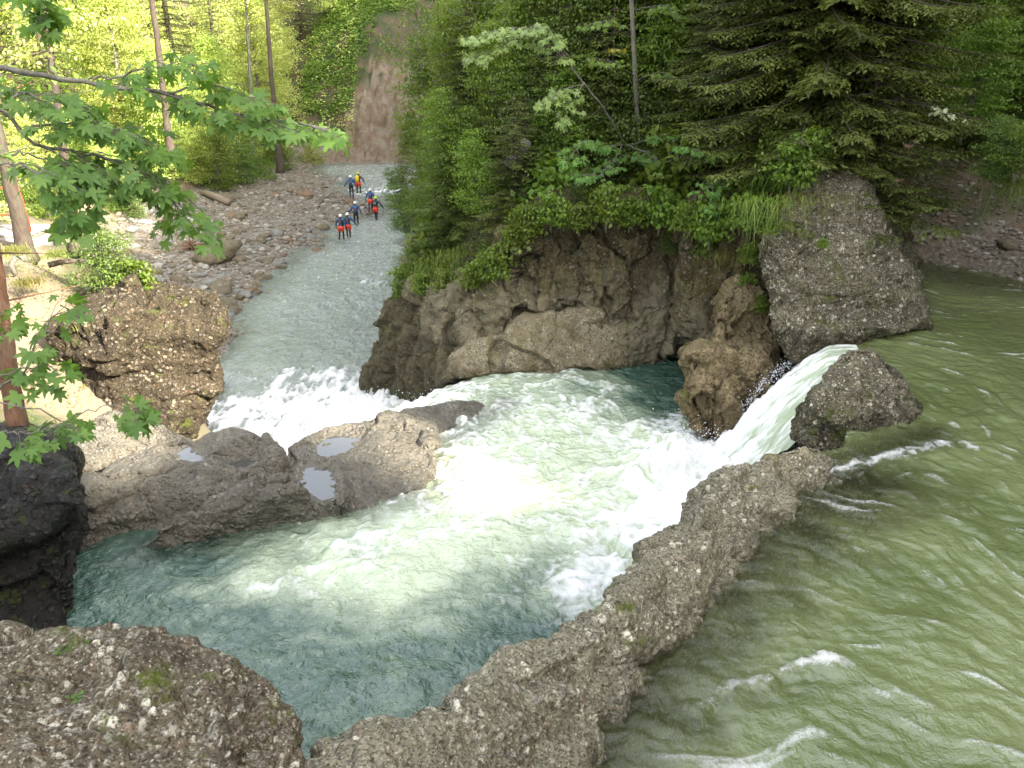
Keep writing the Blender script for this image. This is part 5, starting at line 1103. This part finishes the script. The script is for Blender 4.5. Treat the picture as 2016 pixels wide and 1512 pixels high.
# ------------------------------------------------------------------ walkers in canyoning gear (seen from behind)
def skin_mesh(name, J, E_, mat, parent, sub=1):
    names = list(J); me = bpy.data.meshes.new(name)
    me.from_pydata([J[k][0] for k in names], [(names.index(a), names.index(b)) for a, b in E_], [])
    o = bpy.data.objects.new(name, me); COL.objects.link(o)
    m = o.modifiers.new('skin', 'SKIN'); m.use_smooth_shade = True
    if not me.skin_vertices: me.attributes  # layer is made by the modifier
    bm = bmesh.new(); bm.from_mesh(me); L = bm.verts.layers.skin.verify(); bm.verts.ensure_lookup_table()
    for i, k in enumerate(names): r = J[k][1]; bm.verts[i][L].radius = (r, r) if not isinstance(r, tuple) else r; bm.verts[i][L].use_root = (i == 0)
    bm.to_mesh(me); bm.free()
    if sub: s_ = o.modifiers.new('sub', 'SUBSURF'); s_.levels = sub; s_.render_levels = sub
    dg = bpy.context.evaluated_depsgraph_get(); me2 = bpy.data.meshes.new_from_object(o.evaluated_get(dg)); o.modifiers.clear(); o.data = me2; me2.name = name
    me2.materials.clear(); me2.materials.append(mat); me2.polygons.foreach_set('use_smooth', np.ones(len(me2.polygons), bool)); o.parent = parent
    return o
def walker(loc, rz, label, helmet, top, seat=None, pack=None, print_=None, stride=.2, arms=(.1, .1), lean=.08, legs='neoprene', hs=1.):
    root = empty('person', loc, rz, hs)
    J = {}; s = stride
    def jj(k, x, y, z, r): J[k] = ((x, y, z), r)
    jj('pel', 0, 0, .95, .125); jj('sp', 0, lean * .4, 1.15, .115); jj('ch', 0, lean * .9, 1.36, (.15, .11)); jj('nk', 0, lean * 1.3, 1.49, .055); jj('hd', 0, lean * 1.6, 1.60, .085); jj('ht', 0, lean * 1.7, 1.70, .07)
    jj('nose', 0, lean * 1.6 + .09, 1.60, .02)
    E_ = [('pel', 'sp'), ('sp', 'ch'), ('ch', 'nk'), ('nk', 'hd'), ('hd', 'ht'), ('hd', 'nose')]
    for sd, nm in ((-1, 'l'), (1, 'r')):
        f = s * sd
        jj(nm + 'hip', .095 * sd, 0, .88, .095); jj(nm + 'kn', .10 * sd, f * .7 + .04, .49, .062); jj(nm + 'cf', .105 * sd, f * .95 - .03, .32, .056); jj(nm + 'an', .11 * sd, f * 1.2 - .05, .10, .042); jj(nm + 'to', .125 * sd, f * 1.2 + .12, .045, .035)
        E_ += [('pel', nm + 'hip'), (nm + 'hip', nm + 'kn'), (nm + 'kn', nm + 'cf'), (nm + 'cf', nm + 'an'), (nm + 'an', nm + 'to')]
        a = arms[0 if sd < 0 else 1]
        jj(nm + 'sh', .175 * sd, lean * .95, 1.41, .062); jj(nm + 'el', (.25 + a) * sd, lean + -f * .3, 1.15, .045); jj(nm + 'wr', (.28 + 1.5 * a) * sd, lean + .08 - f * .5, .93, .03); jj(nm + 'ha', (.29 + 1.6 * a) * sd, lean + .10 - f * .5, .87, .032)
        E_ += [('ch', nm + 'sh'), (nm + 'sh', nm + 'el'), (nm + 'el', nm + 'wr'), (nm + 'wr', nm + 'ha')]
    body = skin_mesh('body', J, E_, M[legs], root)
    # hands: palm continues into five bent fingers
    for sd, nm in ((-1, 'l'), (1, 'r')):
        h = np.array(J[nm + 'ha'][0]); mb = MB()
        for k, (dx, L) in enumerate([(-.03, .07), (-.01, .08), (.01, .085), (.03, .075)]):
            b = h + [0, dx, -.01]; mb.tube([b, b + [-.004 * sd, 0, -L * .55], b + [-.022 * sd, .0, -L]], [.0095, .009, .007], 6)
        b = h + [0, .03, .02]; mb.tube([b, b + [-.01 * sd, .03, -.03], b + [-.02 * sd, .035, -.06]], [.011, .01, .008], 6)
        mb.ball(h, (.02, .045, .05), 10, 6); mb.build('hand', M['neoprene'], root)
    JJ = {k: (J[k][0], J[k][1] if isinstance(J[k][1], tuple) else J[k][1] * 1.22) for k in ('pel', 'sp', 'ch', 'nk', 'lsh', 'lel', 'lwr', 'rsh', 'rel', 'rwr')}
    JJ['ch'] = (J['ch'][0], (.185, .14)); JJ['nk'] = (J['nk'][0], .06)
    skin_mesh('jacket', JJ, [('pel', 'sp'), ('sp', 'ch'), ('ch', 'nk'), ('ch', 'lsh'), ('lsh', 'lel'), ('lel', 'lwr'), ('ch', 'rsh'), ('rsh', 'rel'), ('rel', 'rwr')], M[top], root)
    hp = np.array(J['hd'][0]); hm = MB(); hm.ball(hp + [0, -.005, .045], (.118, .14, .125), 14, 7, -.25); hb = hm.build('helmet', M[helmet], root)
    st_ = MB(); st_.tube([hp + [-.1, 0, .02], hp + [-.06, .03, -.08], hp + [.06, .03, -.08], hp + [.1, 0, .02]], .008, 5); st_.build('strap', M['neoprene'], hb)
    if seat:
        b = MB(); b.ball((0, -.05, .90), (.215, .19, .175), 14, 9); b.ball((-.1, -.04, .78), (.115, .13, .13), 10, 7); b.ball((.1, -.04, .78), (.115, .13, .13), 10, 7)
        b.build('seat_cover', M['bagred'], root)
    bl = MB(); bl.tube([(.17 * math.cos(a), .15 * math.sin(a), 1.03) for a in np.linspace(0, 6.28, 14)], .022, 6); bl.build('belt', M['neoprene'], root)
    if pack:
        b = MB(); b.ball((-.04, -.2, 1.28), (.17, .13, .27), 14, 10); pk = b.build('backpack', M[pack], root)
        c = MB(); c.tube([(-.12, -.06, 1.5), (-.13, .12, 1.4), (-.13, .05, 1.15)], .02, 6); c.tube([(.05, -.06, 1.5), (.12, .12, 1.4), (.12, .05, 1.15)], .02, 6); c.build('strap', M['neoprene'], pk)
    elif print_:
        v = MB(); v.ball((0, lean * .7 - .04, 1.30), (.165, .125, .17), 14, 9); ve = v.build('vest', M['jdark' if 'dark' in print_ else top], root)
        pr = MB(); c = np.array([0, lean * .7 - .165, 1.30]); th_ = np.linspace(.5, 5.6, 12)
        pr.tube([c + [-.04 + .045 * math.cos(a), .0, .055 * math.sin(a)] for a in th_], .013, 5); pr.tube([c + [.035, 0, -.055], c + [.035, 0, .055], c + [.075, 0, .01], c + [.04, 0, 0], c + [.08, .005, -.055]], .012, 5)
        pr.build('print', M['orange'] if 'white' not in print_ else M['helmw'], ve)
    return tag(root, label, 'person')
def foot(px, py):
    p = G(px, py, .0); z = th(p[0], p[1]); return (p[0], p[1], max(z, -.16) - .02)
walker(foot(673, 470), R(-6), 'person in white helmet and red seat cover, left one of the front pair', 'helmw', 'jblue', True, None, 'dark', .12, (.07, .02), .06)
walker(foot(687, 467), R(4), 'person in white helmet and red seat cover, right one of the front pair', 'helmw', 'jblue', True, None, 'dark', -.14, (.02, .16), .07)
walker(foot(702, 442), R(8), 'person in white helmet and blue top with black trousers walking alone behind the front pair', 'helmw', 'jblue', None, None, 'blue', .1, (.12, .06), .08)
walker(foot(741, 431), R(-12), 'person in yellow-green helmet and black top with red seat cover on the right', 'helmy', 'jdark', True, None, 'dark white', -.16, (.04, .14), .08)
walker(foot(731, 420), R(-4), 'person in white helmet and blue top partly hidden behind the yellow-green helmet', 'helmw', 'jblue', True, None, 'blue', .14, (.08, .05), .07)
walker(foot(693, 391), R(10), 'person in white helmet and blue top without seat cover beside the yellow backpack', 'helmw', 'jblue', None, None, 'blue', -.1, (.15, .04), .06, hs=1.04)
walker(foot(707, 379), R(0), 'person carrying a large yellow backpack, wearing maroon jacket and red harness, farthest ahead', 'helmy', 'jmaroon', True, 'bagyel', None, .15, (.03, .14), .08, hs=1.04)
# ------------------------------------------------------------------ stones
def stone_mesh(seed, sub=4, sc=(1, .8, .55)):
    bm = bmesh.new(); bmesh.ops.create_icosphere(bm, subdivisions=sub, radius=1.); me = bpy.data.meshes.new('stone'); bm.to_mesh(me); bm.free()
    co = np.empty(len(me.vertices) * 3); me.vertices.foreach_get('co', co); co = co.reshape(-1, 3)
    r = 1 + .22 * fbm(co * .9 + seed * 5, 2) + .04 * fbm(co * 3 + seed, 3); f1, f2, c = worley(co * .9 + seed * 3); r += -.08 * np.exp(-(f2 - f1) / .06) + .2 * (c - .5)
    co = co * r[:, None] * np.array(sc); me.vertices.foreach_set('co', co.ravel()); me.polygons.foreach_set('use_smooth', np.ones(len(me.polygons), bool)); me.materials.append(M['stone']); return me
SM = [stone_mesh(k, 3, ((1, .8, .6), (1, .7, .4), (1, .9, .7), (1, .6, .35), (1, .85, .5))[k]) for k in range(5)]
def stone(loc, r, label, group=None, k=None, mat=None, name='stone'):
    o = bpy.data.objects.new(name, SM[random.randrange(5) if k is None else k]); COL.objects.link(o); o.location = loc; o.scale = (r * (.8 + .4 * random.random()), r * (.8 + .4 * random.random()), r)
    o.rotation_euler = (random.uniform(-.3, .3), random.uniform(-.3, .3), random.random() * 6.28)
    if mat: o.material_slots[0].link = 'OBJECT'; o.material_slots[0].material = mat
    return tag(o, label, 'stone', group)
M['st_red'] = rock_mat('reddish_stone', (.13, .08, .055), (.25, .165, .115), (.38, .3, .25), 3., moss=0., palemix=.3)
M['st_grey'] = rock_mat('grey_stone', (.13, .125, .12), (.27, .26, .25), (.45, .44, .42), 4., moss=0., palemix=.4)
for px, py, r, k, lab, m_ in [(713,463,.42,0,'dark wedge-shaped stone in the water beside the front pair of walkers',None), (430,512,1.6,1,'large flat bedrock hump in the gravel near the overhanging rock',None), (300,447,.9,3,'pale flat slab lying at the left edge of the gravel bar','st_grey'), (445,410,.8,0,'dark boulder at the end of the log',None), (270,458,.7,3,'flat dark angular block on the left of the gravel',None),
                              (470,437,.5,2,'round brown stone in the middle of the gravel bar',None), (545,462,.4,2,'pale round stone on the gravel','st_grey'), (520,470,.45,0,'grey stone near the centre of the gravel bar',None), (470,512,.45,0,'brown boulder by the flat bedrock hump',None), (470,575,.35,0,'stone at the tip of the gravel bar next to the water',None), (450,605,.38,1,'pale flat stone half in the water behind the overhanging rock','st_grey'), (515,585,.35,1,'small stone standing in the shallow current',None),
                              (480,432,.5,3,'reddish flat stone on the gravel','st_red'), (600,395,.7,2,'reddish boulder at the upper end of the gravel bar','st_red'), (690,402,.45,2,'brown stone just in front of the walker in blue','st_red'), (590,380,.6,1,'flat stone near the sunlit end of the bar',None), (610,498,.35,1,'dark stone in the shallows left of the current',None), (640,512,.4,3,'flat dark stone under the yellow shallow patch',None), (1985,490,.28,2,'rounded brown rock on the scree at the right edge',None)]:
    if px > 1500: p = on(px, py, 16, 40)
    else: p = tuple(G(px, py, .35 if px < 600 else 0.)); p = (p[0], p[1], th(p[0], p[1]))
    stone((p[0], p[1], p[2] + .12 * r), r, lab, None, k, M[m_] if m_ else None, 'boulder' if r > .6 else 'stone')
gg = np.random.default_rng(77); n = 0
GL = [('brown loose stone lying on the gravel bar', 'brown stones on the gravel bar', None), ('reddish loose stone lying on the gravel bar', 'reddish stones on the gravel bar', 'st_red'), ('grey loose stone lying on the gravel bar', 'grey stones on the gravel bar', 'st_grey')]
while n < 270:
    px = 180 + 560 * gg.random(); py = 370 + 230 * gg.random() ** .9; p = G(px, py, .3); z = th(p[0], p[1])
    if not (-.22 < z < 1.6) or p[0] > -8.8 or p[1] > 80: continue
    if polydist(np.array([p[0]]), np.array([p[1]]), path)[0] < 1.3: continue
    l, g_, m_ = GL[[0, 0, 2, 1, 2][int(gg.random() * 5)]]
    stone((p[0], p[1], z + .02), .11 + .48 * gg.random() ** 2.4, l, g_, None, M[m_] if m_ else None); n += 1
def cobbles(name, n, gen, rmin, rmax, seed, mat):
    g = np.random.default_rng(seed); x, y = gen(g, n); z = TH(x, y); n = len(x); m = len(SM[0].vertices)
    bm = bmesh.new(); bmesh.ops.create_icosphere(bm, subdivisions=2, radius=1.); me = bpy.data.meshes.new('t'); bm.to_mesh(me); bm.free()
    co = np.empty(len(me.vertices) * 3); me.vertices.foreach_get('co', co); co = co.reshape(-1, 3); f = np.array([tuple(p.vertices) for p in me.polygons]); bpy.data.meshes.remove(me)
    vs = [co * (1 + .28 * fbm(co * .8 + k * 9, 2))[:, None] for k in range(6)]
    r = rmin + (rmax - rmin) * g.random(n) ** 2.5; a = g.random(n) * 6.28; V = []
    B = np.stack([vs[k] for k in g.integers(0, 6, n)]) * (r[:, None] * np.stack([.8 + .5 * g.random(n), .6 + .4 * g.random(n), .35 + .4 * g.random(n)], 1))[:, None]
    c, s = np.cos(a)[:, None], np.sin(a)[:, None]
    Xr = B[:, :, 0] * c - B[:, :, 1] * s + x[:, None]; Yr = B[:, :, 0] * s + B[:, :, 1] * c + y[:, None]; Zr = B[:, :, 2] + z[:, None] + r[:, None] * .15
    return tag(mk(name, np.stack([Xr, Yr, Zr], 2).reshape(-1, 3), (np.arange(n)[:, None, None] * len(co) + f[None]).reshape(-1, 3), mat), kind='stuff')
def gen_bar(g, n):
    x = -28 + 20 * g.random(n); y = 33 + 48 * g.random(n) ** 1.2; z = TH0(x, y); k = (z > -.22) & (z < 1.7) & (polydist(x, y, path) > 1.5) & (fbm(np.stack([x * .3, y * .3, x * 0], 1), 3) > -.45 + .3 * g.random(n)); return x[k], y[k]
def gen_scree(g, n):
    x = 9 + 9 * g.random(n); y = 19 + 8 * g.random(n); z = TH0(x, y); k = (z > 6.1) & (z < 12); return x[k], y[k]
M['cob'] = NT('cobble_mix'); t = M['cob']; ri = t.n('ShaderNodeNewGeometry').outputs['Random Per Island']; nz_ = t.noise(t.pos(), 12., 4)
M['cob'] = t.out(t.n('ShaderNodeBsdfPrincipled', {'Base Color': t.mix(t.math('MULTIPLY', nz_, .6), t.ramp(ri, [(0., (.085, .068, .045)), (.3, (.175, .145, .095)), (.5, (.25, .21, .15)), (.65, (.19, .135, .085)), (.8, (.25, .235, .195)), (1., (.44, .41, .34))]), rgb(.09, .07, .055)), 'Roughness': .8, 'Normal': t.n('ShaderNodeBump', {'Height': nz_, 'Strength': .5, 'Distance': .02}).outputs[0]}))
cobbles('gravel', 9000, gen_bar, .05, .24, 5, M['cob']); cobbles('scree', 5200, gen_scree, .015, .10, 6, M['cob'])
# ------------------------------------------------------------------ log, driftwood, platform with red railing
mb = MB(); a = G(405, 398, .9); b = G(452, 402, .9); a[2] = th(a[0], a[1]) + .3; b[2] = th(b[0], b[1]) + .25
mb.tube([a, (a + b) / 2 + [0, 0, .05], b], [.22, .26, .24], 12); tag(mb.build('log', M['wood'], origin=a), 'brown log lying at the back edge of the gravel bar', 'log')
mb = MB(); g = np.random.default_rng(3); c = G(378, 492, .5); c[2] = th(c[0], c[1])
for k in range(16):
    d = rdir(1, g)[0] * [1, 1, .5]; d[2] = abs(d[2]); L = .5 + .9 * g.random(); mb.tube([c + [0, 0, .1], c + d * L * .5 + [0, 0, .15], c + d * L + g.normal(size=3) * .1], [.12, .06, .015], 6)
tag(mb.build('root_stump', M['barkred'], origin=c), 'tangled brown root stump washed up on the gravel bar', 'driftwood')
mb = MB(); a = F(150, 508, 23.5); mb.tube([F(95, 522, 22.6), F(120, 516, 22.8), F(170, 512, 23)], [.09, .08, .05], 8); tag(mb.build('branch', M['bark'], origin=F(95, 522, 22.6)), 'dark fallen branch lying on the ground left of the bush', 'branch')
mb = MB(); mb.tube([F(30, 540, 20.6), F(22, 520, 20.6), F(32, 506, 20.6), F(46, 505, 20.6), F(52, 515, 20.6)], [.07, .08, .08, .07, .06], 8); tag(mb.build('root', M['barkgrey'], origin=F(30, 540, 20.6)), 'pale arched root beside the stout leaning trunk', 'root')
pr = empty('platform', F(30, 475, 25.5)); o_ = F(30, 475, 25.5)
for k in range(6):
    b = MB(); c = F(-50 + k * 0, 463, 25.5) + np.array([0, k * .26, 0]); b.box(F(-6, 463, 25.5) + [0, k * .26, 0], (2.2, .24, .07)); o = b.build('plank', M['plank'], pr, origin=o_, smooth=False); o.location = (0, 0, 0)
b = MB(); b.box(F(-6, 470, 25.4) + [0, 0, -.12], (2.2, .1, .30)); b.box(F(55, 475, 25.45) + [0, .8, -.35], (.12, 1.5, .7)); o = b.build('beam', M['plank'], pr, origin=o_, smooth=False); o.location = (0, 0, 0)
tag(pr, 'weathered wooden platform edge at the left border behind the trunk', 'platform')
rr = empty('railing', F(60, 455, 25.3)); o_ = F(60, 455, 25.3)
for pts, nm in [([(60,456,25.3),(48,410,25.3),(34,366,25.3)], 'post'), ([(-60,372,25.6),(34,369,25.3)], 'rail'), ([(-60,428,25.6),(46,419,25.3)], 'rail'), ([(-40,470,25.6),(-60,370,25.6)], 'post')]:
    b = MB(); b.tube([F(*q_) for q_ in pts], .045 if nm == 'post' else .03, 8); o = b.build(nm, M['red'], rr, origin=o_); o.location = (0, 0, 0)
tag(rr, 'red painted metal railing at the left border', 'railing')
# leaf material variants on copies
for r, mat in MATLATER:
    for ch in r.children:
        if ch.name.startswith('crown'):
            ch.material_slots[0].link = 'OBJECT'; ch.material_slots[0].material = mat
for s_ in stock:
    if id(s_) not in used:
        for ch in list(s_.children): bpy.data.objects.remove(ch)
        bpy.data.objects.remove(s_)
# ------------------------------------------------------------------ light, sky, camera
SUN_EL, SUN_DX, SUN_DY = R(32), .80, -.60           # direction towards the sun (behind the camera, right)
w = bpy.data.worlds.new('World'); scene.world = w; w.use_nodes = True
nt = w.node_tree; nt.nodes.clear()
sky = nt.nodes.new('ShaderNodeTexSky'); sky.sky_type = 'NISHITA'; sky.sun_disc = False
sky.sun_elevation = SUN_EL; sky.sun_rotation = math.atan2(SUN_DX, SUN_DY); sky.air_density = 1.0; sky.dust_density = 3.0; sky.ozone_density = 1.0
bg = nt.nodes.new('ShaderNodeBackground'); bg.inputs[1].default_value = .15
wo = nt.nodes.new('ShaderNodeOutputWorld'); hs_ = nt.nodes.new('ShaderNodeHueSaturation'); hs_.inputs['Saturation'].default_value = .34; hs_.inputs['Value'].default_value = 1.15
nt.links.new(sky.outputs[0], hs_.inputs['Color']); nt.links.new(hs_.outputs[0], bg.inputs[0]); nt.links.new(bg.outputs[0], wo.inputs[0])
sl = bpy.data.lights.new('sun', 'SUN'); sl.energy = 4.6; sl.angle = R(.5); sl.color = (1., .93, .80)
so = bpy.data.objects.new('sun', sl); COL.objects.link(so)
sd = Vector((SUN_DX * math.cos(SUN_EL), SUN_DY * math.cos(SUN_EL), math.sin(SUN_EL)))
so.rotation_euler = sd.to_track_quat('Z', 'Y').to_euler(); so.location = (30, -20, 60)
cam = bpy.data.cameras.new('camera'); cam.sensor_width = 36; cam.lens = 36 * FPX / 2016; cam.clip_end = 2000; cam.clip_start = .1
co = bpy.data.objects.new('camera', cam); COL.objects.link(co); co.location = (0, 0, CAMZ); co.rotation_euler = (R(90) - PITCH, 0, 0)
scene.camera = co
scene.view_settings.view_transform = 'Standard'; scene.view_settings.look = 'None'; scene.view_settings.exposure = 2.5; scene.view_settings.gamma = 1
scene.cycles.max_bounces = 6; scene.cycles.diffuse_bounces = 3; scene.cycles.glossy_bounces = 3; scene.cycles.transmission_bounces = 4; scene.cycles.transparent_max_bounces = 8
scene.cycles.use_denoising = True; scene.cycles.caustics_reflective = False; scene.cycles.caustics_refractive = False
scene.cycles.sample_clamp_indirect = 6.
